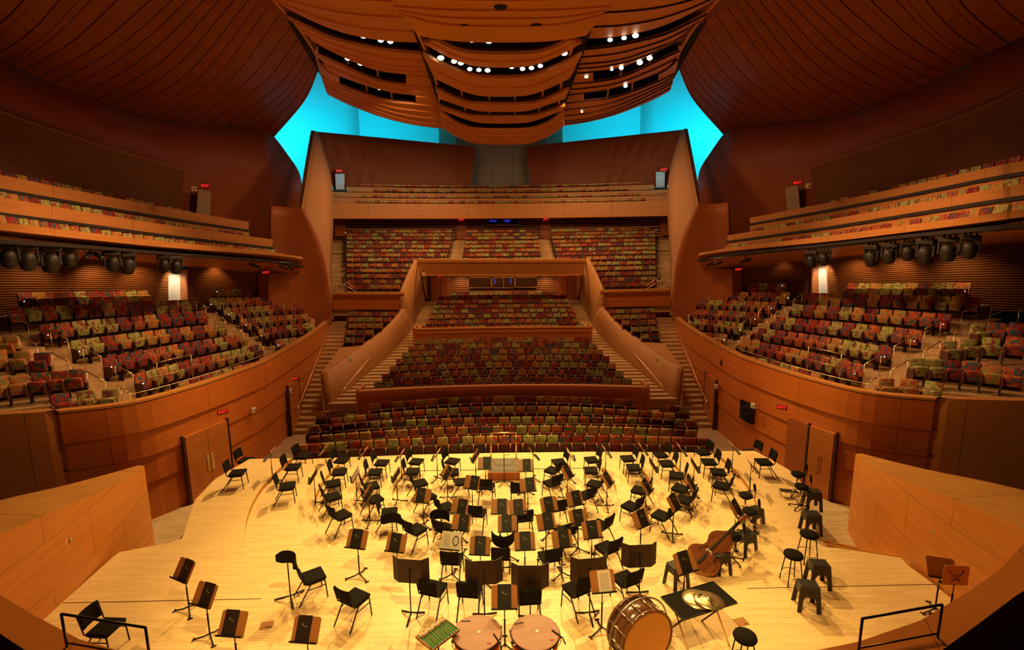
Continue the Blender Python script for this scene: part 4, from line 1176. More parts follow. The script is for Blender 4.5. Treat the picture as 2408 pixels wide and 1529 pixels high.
def shows(p):
    q = CROT.transposed() @ (p + V((0, 0, .8)) - ORI); x = 1204 - FPX * q.x / q.z; y = 764.5 + FPX * q.y / q.z
    return -25 < x < 2433
SEATS = [s for s in SEATS if shows(s[0]) or s[0].y > 30]
SEATS.sort(key=lambda s: (s[0] - ORI).length / s[5])
protos = []
for v in range(8):
    bk, cu, si, ar, pe = seat_parts()
    root = thing('theatre_seat', '', 'theatre seat', group='patterned theatre seats')
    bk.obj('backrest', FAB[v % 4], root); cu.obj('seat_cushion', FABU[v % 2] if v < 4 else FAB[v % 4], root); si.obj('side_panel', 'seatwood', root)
    ar.obj('armrest', 'armwood', root); pe.obj('pedestal', 'seatdark', root)
    for ch in root.children:
        if ch.name.startswith(('backrest', 'seat_c', 'side')):
            for f in ch.data.polygons: f.use_smooth = len(ch.data.polygons) > 20
    protos.append([root, False])
rnd = random.Random(11)
def variant(): return rnd.choices([0, 1, 2, 3], [.24, .28, .28, .20])[0]
NIND = 300
for p, nn, sec, rw, num, wt in SEATS[:NIND]:
    v = variant(); w8 = v + (4 if 'terrace' in sec else 0); root, used = protos[w8]
    o = dup(root) if used else root
    protos[w8][1] = True
    o.location = p; o.rotation_euler = (0, 0, math.atan2(nn.y, nn.x) - math.pi / 2)
    o['label'] = ('%s seat, %s from left, row %s, %s' % (COLN[v], ordn(num), ['zero', 'one', 'two', 'three', 'four', 'five', 'six', 'seven', 'eight', 'nine'][rw], sec))
    o['group'] = 'patterned theatre seats, ' + sec
# all the others, smaller in the picture, in one object
TP = []
for mbx, mi in zip(seat_parts(False), (None, -1, 4, 5, 6)):
    mbx.bm.verts.index_update(); TP.append(([v.co.copy() for v in mbx.bm.verts], [[v.index for v in f.verts] for f in mbx.bm.faces], mi)); mbx.bm.free()
vs, fs, mis = [], [], []
for p, nn, sec, rw, num, wt in SEATS[NIND:]:
    v = variant(); ter = 'terrace' in sec or 'balcony on' in sec; Mx = Matrix.Translation(p) @ Matrix.Rotation(math.atan2(nn.y, nn.x) - math.pi / 2, 4, 'Z')
    for q_, (cv, cf, mi) in enumerate(TP):
        if 'balcony on' in sec and q_ in (1, 2, 4): continue
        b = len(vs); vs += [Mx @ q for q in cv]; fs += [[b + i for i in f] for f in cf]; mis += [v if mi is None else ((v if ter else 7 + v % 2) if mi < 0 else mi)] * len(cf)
me = bpy.data.meshes.new('theatre_seating'); me.from_pydata(vs, [], fs)
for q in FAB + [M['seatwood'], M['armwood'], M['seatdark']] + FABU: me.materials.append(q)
me.polygons.foreach_set('material_index', mis); me.update()
o = bpy.data.objects.new('theatre_seating', me); col.objects.link(o)
tag(o, 'patterned theatre seats filling the farther rows and the balconies', 'theatre seats', None, 'stuff')

# ================================================================ ORCHESTRA CHAIRS
def chair_parts(root):
    mb = MB(); mb.box(-.225, .225, -.20, .24, .43, .50, .03); o = mb.obj('seat', 'blackfab', root)
    mb = MB(); G = []
    for i in range(9):
        x = -.215 + .43 * i / 8; c = .035 * (1 - (x / .215) ** 2)
        G.append([V((x, -.235 - c - (z - .56) * .22, z)) for z in (.56, .60, .70, .82, .86)])
    mb.grid(G, .03, smooth=True); mb.obj('backrest', 'blackfab', root)
    for x in (-1, 1):
        mb = MB(); mb.tube([(x * .205, .16, .43), (x * .21, .20, .40), (x * .22, .23, 0)], .014); mb.obj('leg', 'blackmetal', root)
        mb = MB(); mb.tube([(x * .205, -.08, .43), (x * .215, -.36, 0)], .014); mb.obj('leg', 'blackmetal', root)
    mb = MB()
    for x in (-1, 1): mb.tube([(x * .21, .19, .425), (x * .21, -.12, .425), (x * .215, -.22, .48), (x * .215, -.30, .84)], .013)
    mb.obj('back_frame', 'blackmetal', root)
    mb = MB()
    for x in (-1, 1): mb.tube([(x * .213, .215, .31), (x * .208, -.15, .31)], .010)
    mb.tube([(-.212, .20, .415), (.212, .20, .415)], .009); mb.obj('stretcher', 'blackmetal', root)
used = {}
def proto(kind, maker, *a):
    """first call builds the thing, later calls copy it and its parts"""
    if kind not in used: used[kind] = maker(*a); return used[kind]
    return dup(used[kind])
def mk_chair():
    t = thing('orchestra_chair', '', 'chair', group='black orchestra chairs'); chair_parts(t); return t
def toward(x, y, tx=0.0, ty=17.3): return math.atan2(ty - y, tx - x) - math.pi / 2
CH = [  # px, py of the seat, turn away from the podium in degrees, where it stands
    (578, 1084, 0, 'rear one of the pair by the left wall door'), (557, 1114, 0, 'front one of the pair by the left wall door'),
    (688, 1100, 0, 'upper chair on the outer left riser ledge'), (674, 1146, 0, 'lowest chair beside the outer left riser ledge'),
    (713, 1074, 0, 'leftmost at the stage front edge'), (803, 1084, 0, 'second from the left at the stage front edge'),
    (797, 1112, 0, 'behind the second front-edge desk on the left'), (782, 1139, 8, 'beside the second riser face on the left, upper'),
    (781, 1170, 8, 'beside the second riser face on the left, middle'), (801, 1214, 12, 'lowest in the left curved line, alone in front'),
    (897, 1090, 0, 'third from the left at the stage front edge'), (978, 1087, 0, 'fourth from the left at the stage front edge'),
    (1063, 1086, 0, 'last at the stage front edge before the podium'), (881, 1112, 0, 'left of the third riser face, first inward'),
    (969, 1110, 0, 'second row behind the fourth front-edge chair'), (1062, 1112, 0, 'behind the tilted brown stand near the podium'),
    (986, 1138, 6, 'third row left with its back to the riser'), (1085, 1135, -25, 'just left of the podium, turned to it'),
    (872, 1145, 8, 'half hidden behind a tilted stand on the left'), (1004, 1170, 6, 'under the brown stand left of centre'),
    (879, 1176, 10, 'left, below the half hidden chair'), (1145, 1146, 14, 'directly in front of the podium, left'),
    (1047, 1195, -22, 'left end of the first woodwind row'), (914, 1207, -34, 'light gap left of the woodwinds, seat turned right'),
    (1123, 1209, 4, 'second in the first woodwind row, back to us'), (977, 1248, -8, 'beside a curved shield left of the woodwinds'),
    (1047, 1246, -10, 'behind a curved shield, left end of second woodwind row'),
    (1315, 1088, 0, 'first at the stage front edge right of the podium'), (1392, 1083, 0, 'second at the stage front edge right of the podium'),
    (1300, 1108, -30, 'right of the podium, back turned half to us'), (1391, 1108, 0, 'second row right, behind a front-edge chair'),
    (1298, 1138, -22, 'right of the podium, third row inward'), (1400, 1140, -6, 'right of centre beside the inner riser end'),
    (1218, 1154, -18, 'directly in front of the podium, right'), (1376, 1168, -18, 'right of centre behind a brown stand'),
    (1231, 1220, 0, 'third in the first woodwind row'), (1309, 1196, -10, 'right end of the first woodwind row'),
    (1412, 1238, 10, 'right end of the second woodwind row'),
    (1477, 1080, 0, 'third at the front edge right of the podium'), (1554, 1071, 0, 'fourth at the front edge right of the podium'),
    (1653, 1065, 0, 'last at the front edge by the right stairs'), (1491, 1101, 0, 'second row right, next to the second riser face'),
    (1569, 1092, 0, 'behind the fourth front-edge chair on the right'), (1668, 1088, 0, 'behind the last front-edge chair on the right'),
    (1592, 1120, -6, 'third row right, under a tall brown stand'), (1690, 1112, 0, 'right outer riser, second inward'),
    (1505, 1155, -6, 'right of the inner riser, half under a stand'), (1601, 1151, -16, 'third row right, half hidden by a stand'),
    (1698, 1144, -16, 'right outer riser, beside the drafting stool'), (1610, 1177, -10, 'fourth row right, behind a black folder stand'),
    (1485, 1193, -10, 'lone chair at the inner right, seat turned left'), (1557, 1215, -6, 'tall chair left of the double bass'),
    (1767, 1065, 4, 'farther one by the right wall door'), (1797, 1088, 4, 'nearer one by the right wall door'),
    (1064, 1318, 6, 'left end of the brass row, beside open music'), (1178, 1308, 0, 'behind the pointed shield in the brass row'),
    (1292, 1312, 4, 'right of the pointed shield in the brass row'), (1019, 1388, -6, 'left chair of the rear row, behind a folded screen'),
    (1106, 1392, -2, 'second chair of the rear row, behind a folded screen'), (1243, 1408, 0, 'third chair of the rear row, under a folded screen'),
    (735, 1358, -22, 'left front, next to the tall curved shield'), (833, 1410, -6, 'alone on the open floor at left front'),
    (1428, 1292, 4, 'right of the brass row beside a wide screen'), (1356, 1388, 16, 'fourth chair of the rear row, behind a folded screen'),
    (1472, 1366, 4, 'last chair of the rear row, turned left'), (1329, 1252, 6, 'behind a folder stand in the second brass row'),
    (248, 1478, -50, 'in the bottom left corner behind the railing')]
for i, (px, py, da, w_) in enumerate(CH):
    p, z = onfloor(px, py, .46)
    o = proto('chair', mk_chair); o.scale = (1.07, 1.07, 1.05); o.location = (p.x, p.y, z); o.rotation_euler = (0, 0, toward(p.x, p.y) + R(da))
    o['label'] = 'black orchestra chair ' + w_

# ================================================================ MUSIC STANDS, FOLDERS
TILT = R(33)
def mk_stand(h, TILT=TILT):
    t = thing('music_stand', '', 'music stand', group='brown-desked music stands')
    mb = MB(); mb.tube([(0, 0, .06), (0, 0, h * .55)], .017); mb.tube([(0, 0, h * .5), (0, 0, h - .02), (0, .03, h)], .011)
    mb.tube([(-.03, 0, h * .56), (.045, 0, h * .56)], .006); mb.obj('pole', 'blackmetal', t)
    for k in range(3):
        a = R(90 + 120 * k); c, s_ = math.cos(a), math.sin(a)
        mb = MB(); mb.tube([(0, 0, .10), (c * .12, s_ * .12, .05), (c * .32, s_ * .32, .014)], .016, 6)
        mb.tube([(c * .32 - s_ * .05, s_ * .32 + c * .05, .013), (c * .32 + s_ * .05, s_ * .32 - c * .05, .013)], .014, 6)
        mb.obj('leg', 'blackmetal', t)
    Mx = Matrix.Translation((0, 0, h)) @ Matrix.Rotation(-TILT, 4, 'X')       # x-z plane, leaning away from the player
    mb = MB(); w2, hh, r = .255, .21, .045; pts = [(-w2, -hh), (w2, -hh)]
    for cxx, sx in ((w2 - r, 0), (-w2 + r, 90)):
        for k in range(5):
            a = R(sx + 22.5 * k); pts.append((cxx + r * math.cos(a), hh - r + r * math.sin(a)))
    P = Matrix(((1, 0, 0, 0), (0, 0, 1, 0), (0, 1, 0, 0), (0, 0, 0, 1)))
    mb.prism(pts, 0, .012, M_=Mx @ P); d = mb.obj('desk', 'desk', t)
    mb = MB(); mb.box(-w2, w2, -.07, .012, -hh - .012, -hh, .003, Mx); mb.box(-w2, w2, -.074, -.066, -hh - .012, -hh + .022, .002, Mx)
    mb.obj('ledge', 'blackmetal', t)
    mb = MB()
    for sx in (-1, 1):
        mb.tube([Mx @ V((0, .035, -.09)), Mx @ V((sx * .14, .02, .08))], .006, 6)
        for q in ((sx * .14, .08), (sx * .07, -.12)): mb.lathe([(0, 0), (.016, 0), (.016, .012), (0, .014)], 10, Mx @ Matrix.Translation((q[0], .014, q[1])) @ Matrix.Rotation(R(-90), 4, 'X'))
        mb.tube([Mx @ V((0, .035, -.09)), Mx @ V((sx * .07, .02, -.12))], .006, 6)
    mb.obj('bracket', 'blackmetal', t)
    return t
def mk_folder():
    mb = MB(); mb.box(-.135, .135, -.014, -.002, -.205, .225, .002)
    f = mb.obj('music_folder', 'folder'); tag(f, '', 'folder', 'black music folders on the stands')
    mb = MB()
    for x, z, r in ((-.035, .075, .013), (-.018, .085, .010), (-.02, .062, .010)):
        mb.lathe([(0, 0), (r, 0), (r, .0008), (0, .0008)], 8, Matrix.Translation((x, -.0145, z)) @ Matrix.Rotation(R(90), 4, 'X'))
    mb.box(.0, .055, -.0152, -.0144, .048, .053); mb.box(.0, .062, -.0152, -.0144, .036, .041)
    mb.obj('emblem', 'emblem', f); return f
def lean(o, stand, h, x=0.0, extra=None):
    Mx = Matrix.Translation(stand.location) @ Matrix.Rotation(stand.rotation_euler.z, 4, 'Z') @ Matrix.Translation((0, 0, h)) @ Matrix.Rotation(-TILT, 4, 'X') @ Matrix.Translation((x, 0, 0))
    if extra: Mx = Mx @ extra
    o.matrix_world = Mx
    o.location, o.rotation_euler = Mx.to_translation(), Mx.to_euler()
ST = [  # px, py of the desk, height of desk centre, turn from facing the podium, folder offset or None, where
    (635, 1058, 1.0, 0, 'cream', 'cream-lit, by the left stage stairs', 0), (764, 1055, 1.0, 0, 'cream', 'second from the left along the front edge', 0),
    (737, 1108, 1.0, 0, .05, 'upright beside the second riser face on the left', 0), (836, 1116, 1.0, 0, 'sheet', 'with a white sheet near the left third riser', 0),
    (856, 1064, 1.0, 0, 'cream', 'third from the left along the front edge', 0), (942, 1070, 1.0, 0, 'cream', 'fourth from the left along the front edge', 0),
    (1027, 1068, 1.0, 0, 'cream', 'fifth from the left along the front edge', 0), (1118, 1072, 1.0, 10, .05, 'narrow view, just left of the podium rail', 0),
    (1141, 1090, 1.0, 42, .07, 'touching the left side of the podium', 0), (932, 1116, 1.0, -6, .07, 'left of centre beside the inner riser face', 0),
    (1051, 1110, 1.0, -4, .08, 'halfway between inner riser and podium, left', 0), (866, 1159, 1.0, -8, .08, 'lowest tilted one in the left string section', 0),
    (994, 1166, 1.0, 28, -.07, 'tilted the other way left of the woodwinds', 0), (1110, 1135, 1.0, 6, .09, 'front left of the podium', 0),
    (1081, 1192, 1.0, 2, .08, 'leftmost of the first woodwind row', 0), (1085, 1229, 1.0, 2, .07, 'leftmost of the second woodwind row', 0),
    (840, 1268, 1.0, 18, -.02, 'slanted, alone left of the brass', 0), (932, 1277, 1.0, 12, -.03, 'behind the curved shield left of centre', 0),
    (1254, 1067, 1.0, 12, .05, 'tilted, right behind the podium rail', 0), (1236, 1095, 1.0, -38, .04, 'touching the right side of the podium', 0),
    (1341, 1068, 1.0, 0, 'cream', 'first cream-edged one along the front edge right of the podium', 0), (1425, 1061, 1.0, 0, 'cream', 'second along the front edge right of the podium', 0),
    (1334, 1110, 1.0, 0, .06, 'tilted right between podium and riser', 0), (1428, 1127, 1.0, 0, .06, 'beside the inner riser face on the right', 0),
    (1241, 1141, 1.0, -8, .08, 'front right of the podium', 0), (1175, 1192, 1.0, 0, .07, 'second of the first woodwind row', 0),
    (1217, 1193, 1.0, 0, .02, 'third of the first woodwind row', 0), (1291, 1187, 1.0, -4, -.01, 'fourth of the first woodwind row', 0),
    (1351, 1173, 1.0, -14, .07, 'right end of the first woodwind row', 0), (1193, 1232, 1.0, 0, -.02, 'second of the second woodwind row', 0),
    (1284, 1227, 1.0, 0, .06, 'third of the second woodwind row', 0), (1360, 1218, 1.0, -12, .0, 'fourth of the second woodwind row', 0),
    (1510, 1055, 1.0, 0, 'cream', 'third along the front edge right of the podium', 0), (1535, 1093, 1.0, 0, .05, 'narrow view between the two right risers', 0),
    (1602, 1047, 1.0, 0, 'cream', 'fourth along the front edge right of the podium', 0), (1633, 1093, 1.0, 0, .04, 'narrow view inside the outer right riser', 0),
    (1725, 1042, 1.0, 0, 'cream', 'cream-lit, by the right stage stairs', 0), (1520, 1143, 1.0, 0, .04, 'leaning over the second right riser', 0),
    (1624, 1134, 1.0, 0, .04, 'leaning over the third right riser', 0), (1585, 1181, 1.05, -4, .05, 'with a grey strip on its folder at the right', 0),
    (1508, 1220, 1.0, -6, .05, 'left of the tall chair near the double bass', 0), (1731, 1196, 1.05, -2, .06, 'beside the double bass scroll', 0),
    (1767, 1093, 1.0, 4, 'cream', 'cream-lit, outer right platform', 0), 
    (1061, 1272, 1.0, 2, 'book', 'holding an open printed score', 0), (1129, 1284, 1.0, 0, .0, 'second of the brass row', 0),
    (1234, 1273, 1.0, -2, .01, 'third of the brass row', 0), (1322, 1268, 1.0, -4, .05, 'fourth of the brass row', 0),
    (1392, 1246, 1.05, -12, .01, 'right end of the brass row, tilted', 0), (1186, 1404, 1.15, 0, .0, 'large and near, behind the two kettledrums', 0),
    (1417, 1367, 1.15, -8, 'right', 'with a handwritten sheet above the bass drum', 0), (1611, 1322, 1.1, -8, -.01, 'in front of the double bass at the right', 0),
    (433, 1340, 1.0, 18, .07, 'farthest of the three at lower left', 0), (482, 1398, 1.0, 18, .06, 'middle one of the three at lower left', 0),
    (548, 1466, 1.0, 24, -.05, 'nearest of the three at lower left', 0), (720, 1480, 1.0, 16, -.05, 'cut off at the bottom left of the drums', 0),
    (2213, 1336, 1.05, -70, None, 'empty, the farther of two by the right wing wall', 0), (2247, 1352, 1.05, 125, None, 'empty, showing its bracket by the right wing wall', 0)]
ST_OBJ = []
M['cream'] = flat('cream_paper', (.70, .55, .30), .8)
for i, (px, py, h, da, fo, w_, _) in enumerate(ST):
    p, z = onfloor(px, py, h)
    o = proto('stand%.2f' % h, mk_stand, h) if 'showing its bracket' not in w_ else mk_stand(h, R(-2)); o.location = (p.x, p.y, z); o.rotation_euler = (0, 0, toward(p.x, p.y) + R(da))
    o['label'] = 'music stand ' + w_; ST_OBJ.append(o)
    if isinstance(fo, float):
        f = proto('folder', mk_folder); lean(f, o, h, fo * .9)
        f['label'] = 'black folder on the music stand ' + w_
        if len(f['label'].split()) > 16: f['label'] = ' '.join(f['label'].replace('the music stand ', 'stand ').split()[:16])
    elif fo == 'cream':
        mb = MB(); mb.box(-.15, .15, -.012, -.002, -.205, .17, .002); s_ = mb.obj('music_booklet', 'cream')
        tag(s_, 'cream music booklet on the stand ' + w_.replace('cream-lit, ', '').replace('cream-edged one ', ''), 'booklet', 'cream music booklets'); lean(s_, o, h)
    elif fo in ('sheet', 'right'):
        mb = MB(); x = .0 if fo == 'sheet' else .04; mb.box(x - .135, x + .135, -.006, -.002, -.205, .2); s_ = mb.obj('sheet_music', 'paper')
        tag(s_, 'white sheet of music on the stand ' + w_[:60].replace('with a white sheet ', '').replace('with a handwritten sheet ', ''), 'sheet music', 'sheets of music'); lean(s_, o, h)
        mb = MB()
        for k in range(11):
            zz = .135 - k * .026
            for q in range(3): mb.box(x - .095, x + .095, -.0068, -.0062, zz - q * .005, zz - q * .005 + .0012)
            for q in range(9): xx = x - .09 + q * .02 + rnd.random() * .006; mb.box(xx, xx + .005, -.0072, -.0064, zz - .010, zz - .003)
        mb.obj('notation', 'ink', s_)
    elif fo == 'book':
        mb = MB(); mb.box(-.25, -.001, -.008, -.002, -.205, .21); mb.box(.001, .25, -.008, -.002, -.205, .21); s_ = mb.obj('open_score', 'paper')
        tag(s_, 'open printed score with text and a round ornament on the stand', 'music book'); lean(s_, o, h)
        mb = MB()
        for k in range(20): mb.box(-.21, -.03 - .02 * (k % 3 == 2), -.0092, -.0082, .14 - k * .0145, .1435 - k * .0145)
        Pm = Matrix.Translation((.118, -.0085, .005)) @ Matrix.Rotation(R(90), 4, 'X')
        for k in range(22):
            a = 2 * math.pi * k / 22; x, y = .07 * math.cos(a), .105 * math.sin(a)
            mb.lathe([(0, 0), (.015 + .005 * (k % 2), 0), (.015 + .005 * (k % 2), .0008), (0, .0008)], 6, Pm @ Matrix.Translation((x, y, 0)))
        for k in range(4): mb.box(.085, .15, -.0096, -.0086, .03 - k * .02, .034 - k * .02)
        mb.obj('print', 'ink', s_)

# ---------------- folded sound screens and curved shields
def mk_baffle(h):
    t = thing('sound_screen', '', 'sound screen', group='folded black sound screens')
    mb = MB(); mb.tube([(0, 0, .06), (0, 0, h)], .014); mb.obj('pole', 'blackmetal', t)
    for k in range(3):
        a = R(-90 + 120 * k); c, s_ = math.cos(a), math.sin(a)
        mb = MB(); mb.tube([(0, 0, .12), (c * .15, s_ * .15, .06), (c * .30, s_ * .30, .02)], .02, 6, rs=[.014, .024, .018]); mb.obj('leg', 'blackmetal', t)
    mb = MB(); mb.box(-.25, .25, .02, .035, h - .28, h + .28, .004); mb.obj('panel', 'blackpanel', t)
    for sx in (-1, 1):
        mb = MB(); mb.box(0, .19, -.008, .008, -.28, .28, .004, Matrix.Translation((sx * .25, .028, h)) @ Matrix.Rotation(R(38) if sx > 0 else R(180 - 38), 4, 'Z')); mb.obj('wing_panel', 'blackpanel', t)
    mb = MB(); mb.box(-.02, .02, -.02, .02, h - .08, h + .06, .004); mb.obj('bracket', 'blackmetal', t)
    return t
M['blackpanel'] = flat('dark_brown_screen_panel', (.028, .013, .007), .5)
for px, py, h, da, w_ in ((967, 1452, 1.08, -8, 'leftmost, its tripod feet visible on the open floor'), (1140, 1456, 1.08, 2, 'second from the left, above the left kettledrum'),
                          (1247, 1462, 1.02, -2, 'third, above the right kettledrum'), (1386, 1452, 1.10, 6, 'fourth, left of the handwritten sheet'), (1503, 1404, 1.0, 2, 'farthest right, in front of the last brass chair')):
    p, z = onfloor(px, py, 0)
    o = proto('baf%.2f' % h, mk_baffle, h); o.location = (p.x, p.y, z); o.rotation_euler = (0, 0, R(da)); o['label'] = 'folded three-panel sound screen, ' + w_
def mk_shield(h, vee=False):
    t = thing('curved_shield', '', 'sound shield', group='curved black sound shields')
    mb = MB(); mb.tube([(0, 0, .05), (0, 0, h - .05)], .011); mb.obj('pole', 'blackmetal', t)
    for k in range(3):
        a = R(-90 + 120 * k); c, s_ = math.cos(a), math.sin(a)
        mb = MB(); mb.tube([(0, 0, .12), (c * .15, s_ * .15, .06), (c * .28, s_ * .28, .02)], .02, 6, rs=[.012, .022, .016]); mb.obj('leg', 'blackmetal', t)
    G = []
    for i in range(17):
        a = R(-75 + 150 * i / 16); e = math.cos(a)
        zb = h - (.10 + .12 * e if vee else .15 * min(1, e * 1.6)); zt = h + (.14 - .06 * e if vee else .15 * min(1, .35 + e))
        G.append([V((.24 * math.sin(a), -.24 * math.cos(a) + .12, zb + (zt - zb) * j / 4)) for j in range(5)])
    mb = MB(); mb.grid(G, .014, smooth=True); mb.obj('shell', 'blackfab', t); return t
for px, py, h, da, v, w_ in ((684, 1412, .98, 150, False, 'tall one on a pole at far left beside a chair'), (925, 1290, .85, 175, False, 'left of the woodwinds beside a chair'),
                             (1038, 1275, .80, 165, False, 'left end of the second woodwind row'), (1184, 1345, 1.0, 0, True, 'pointed one in the middle of the brass row')):
    p, z = onfloor(px, py, 0)
    o = proto('sh%.2f' % h, mk_shield, h, v); o.scale = (1.3, 1.3, 1.0); o.location = (p.x, p.y, z); o.rotation_euler = (0, 0, R(da)); o['label'] = 'curved black sound shield, ' + w_

# ---------------- podium with rail, microphone stand
p0, _ = onfloor(1150, 1131); p1, _ = onfloor(1220, 1131)
t = thing('conductor_podium', 'low conductor podium with grey carpet top at the stage centre', 'podium', ((p0.x + p1.x) / 2, p0.y, 0))
mb = MB(); mb.box(-.58, .58, 0, 1.25, 0, .30, .01); mb.obj('base', 'doordark', t)
mb = MB(); mb.box(-.52, .52, .06, 1.19, .30, .312); mb.obj('carpet', 'carpet', t)
mb = MB(); mb.box(-.42, .42, .16, .80, .312, .322, .003); mb.obj('mat', 'screenmat', t) if 0 else mb.obj('mat', 'carpet', t)
mb = MB(); mb.box(-.50, .50, 1.27, 1.40, .0, .12, .01); mb.obj('step', 'armwood', t)
mb = MB()
for s in (-1, 1): mb.tube([(s * .48, 1.18, .3), (s * .48, 1.18, 1.36)], .022)
mb.tube([(-.48, 1.18, 1.36), (.48, 1.18, 1.36)], .024); mb.obj('rail', 'brass', t)
p, _ = onfloor(1186, 1138)
t = thing('microphone_stand', 'thin black microphone stand with a five-legged base before the podium', 'microphone stand', (p.x, p.y, 0))
mb = MB(); mb.tube([(0, 0, .05), (0, 0, 1.15)], .014); mb.obj('pole', 'blackmetal', t)
mb = MB(); mb.tube([(0, 0, 1.08), (.16, 0, 1.10)], .007); mb.tube([(.13, 0, 1.10), (.2, 0, 1.10)], .013); mb.obj('microphone', 'blackmetal', t)
for k in range(5):
    a = R(90 + 72 * k); mb = MB(); mb.tube([(0, 0, .12), (math.cos(a) * .34, math.sin(a) * .34, .015)], .014, 6); mb.obj('leg', 'blackmetal', t)

# ---------------- stools
def mk_step():
    t = thing('step_stool', '', 'step stool', group='black plastic step stools')
    mb = MB(); mb.box(-.20, .20, -.15, .15, .54, .58, .012); mb.box(-.16, .16, -.11, .11, .58, .583); mb.obj('top', 'blackplastic', t)
    for s in (-1, 1):
        mb = MB(); o = [(-.24, 0), (-.15, 0), (-.13, .28), (-.08, .36), (.08, .36), (.13, .28), (.15, 0), (.24, 0), (.20, .55), (-.20, .55)]
        A = [(s * (.17 + .05 * (.55 - z) / .55) if 0 else x, z) for x, z in o]
        a = [mb.bm.verts.new((x, s * (.145 + .06 * (1 - z / .55)), z)) for x, z in o]; b = [mb.bm.verts.new((x, s * (.12 + .06 * (1 - z / .55)), z)) for x, z in o]
        mb.bm.faces.new((a[0], a[1], a[2], a[9])); mb.bm.faces.new((a[9], a[2], a[3], a[4], a[5], a[8])); mb.bm.faces.new((a[5], a[6], a[7], a[8]))
        mb.bm.faces.new((b[0], b[9], b[2], b[1])); mb.bm.faces.new((b[9], b[8], b[5], b[4], b[3], b[2])); mb.bm.faces.new((b[5], b[8], b[7], b[6]))
        for k in range(10): mb.bm.faces.new((a[k], b[k], b[(k + 1) % 10], a[(k + 1) % 10]))
        mb.obj('side_panel', 'blackplastic', t)
    mb = MB()
    for s in (-1, 1): mb.box(s * .19 - .01, s * .19 + .01, -.14, .14, .40, .55)
    mb.obj('crossbar', 'blackplastic', t)
    mb = MB()
    for s in (-1, 1): mb.box(-.06, .06, s * .152 - .004, s * .152 + .004, .44, .475, .003)
    mb.obj('handle_slot', 'black', t); return t
for px, py, da, w_ in ((1895, 1428, -12, 'nearest at the right, in front of the round bar stool'), (1921, 1376, -8, 'behind the nearest one at the right'),
                       (1905, 1252, -6, 'below the farther bar stool, right platform edge'), (1908, 1196, -10, 'behind the drafting chairs at the right'),
                       (1690, 1348, 24, 'under the neck side of the double bass'), (1590, 1378, 22, 'behind the folder stand before the double bass'),
                       (1752, 1300, 20, 'right of the double bass, further back'), (1772, 1240, 24, 'darkest, behind the double bass scroll')):
    p, z = onfloor(px, py, 0)
    o = proto('step', mk_step); o.location = (p.x, p.y, z); o.rotation_euler = (0, 0, R(da)); o['label'] = 'black plastic step stool, ' + w_
def mk_bar():
    t = thing('bar_stool', '', 'stool', group='round bar stools')
    mb = MB(); mb.lathe([(0, .70), (.20, .70), (.215, .73), (.20, .775), (.1, .80), (0, .802)], 28); mb.obj('seat', 'blackfab', t)
    for k in range(4):
        a = R(45 + 90 * k); c, s = math.cos(a), math.sin(a)
        mb = MB(); mb.tube([(c * .13, s * .13, .70), (c * .17, s * .17, .60), (c * .25, s * .25, .02)], .013); mb.obj('leg', 'blackmetal', t)
    mb = MB(); mb.tube([(.225 * math.cos(2 * math.pi * k / 24), .225 * math.sin(2 * math.pi * k / 24), .25) for k in range(24)], .010, closed=True); mb.obj('foot_ring', 'steel', t); return t
for px, py, w_ in ((1866, 1303, 'nearer, beside the nearest step stools'), (1903, 1255, 'farther, before the right platform edge')):
    p, z = onfloor(px, py, .76)
    o = proto('bar', mk_bar); o.location = (p.x, p.y, z); o['label'] = 'round black bar stool, ' + w_
def mk_draft():
    t = thing('drafting_chair', '', 'drafting chair', group='black drafting chairs')
    mb = MB(); mb.lathe([(0, .62), (.15, .63), (.215, .68), (.21, .725), (.15, .75), (0, .755)], 24, Matrix.Diagonal((1, .88, 1, 1))); mb.obj('seat', 'blackfab', t)
    mb = MB(); mb.lathe([(0, -.03), (.09, -.028), (.125, 0), (.09, .028), (0, .03)], 20, Matrix.Translation((0, -.22, 1.0)) @ Matrix.Rotation(R(80), 4, 'X')); mb.obj('backrest', 'blackfab', t)
    mb = MB(); mb.tube([(0, -.1, .66), (0, -.24, .68), (0, -.25, .9)], .013); mb.obj('back_bar', 'blackmetal', t)
    mb = MB(); mb.tube([(0, 0, .1), (0, 0, .63)], .024); mb.obj('column', 'chrome', t)
    mb = MB(); mb.tube([(.2 * math.cos(2 * math.pi * k / 24), .2 * math.sin(2 * math.pi * k / 24), .26) for k in range(24)], .009, closed=True)
    for k in range(3): mb.tube([(0, 0, .26), (.2 * math.cos(R(120 * k)), .2 * math.sin(R(120 * k)), .26)], .007)
    mb.obj('foot_ring', 'chrome', t)
    for k in range(5):
        a = R(72 * k + 10); mb = MB(); mb.tube([(0, 0, .10), (math.cos(a) * .29, math.sin(a) * .29, .05)], .016, 6); mb.lathe([(0, 0), (.022, 0), (.022, .045), (0, .045)], 10, Matrix.Translation((math.cos(a) * .28, math.sin(a) * .28, 0))); mb.obj('leg', 'blackmetal', t)
    return t
for px, py, da, w_ in ((1754, 1163, 60, 'left one, between the right risers and the bass'), (1763, 1200, 60, 'hidden behind the double bass scroll'),
                       (1876, 1113, 60, 'farther of the pair by the right wall'), (1885, 1142, 60, 'nearer of the pair by the right wall'), (1726, 1258, 60, 'above the double bass body')):
    p, z = onfloor(px, py, .73)
    o = proto('draft', mk_draft); o.location = (p.x, p.y, z); o.rotation_euler = (0, 0, R(da)); o['label'] = 'black drafting chair with round backrest, ' + w_
p, z = onfloor(1848, 1168)
t = thing('foot_rest', 'small black wire foot rest on the floor beside the drafting chairs', 'foot rest', (p.x, p.y, z), R(-15))
mb = MB()
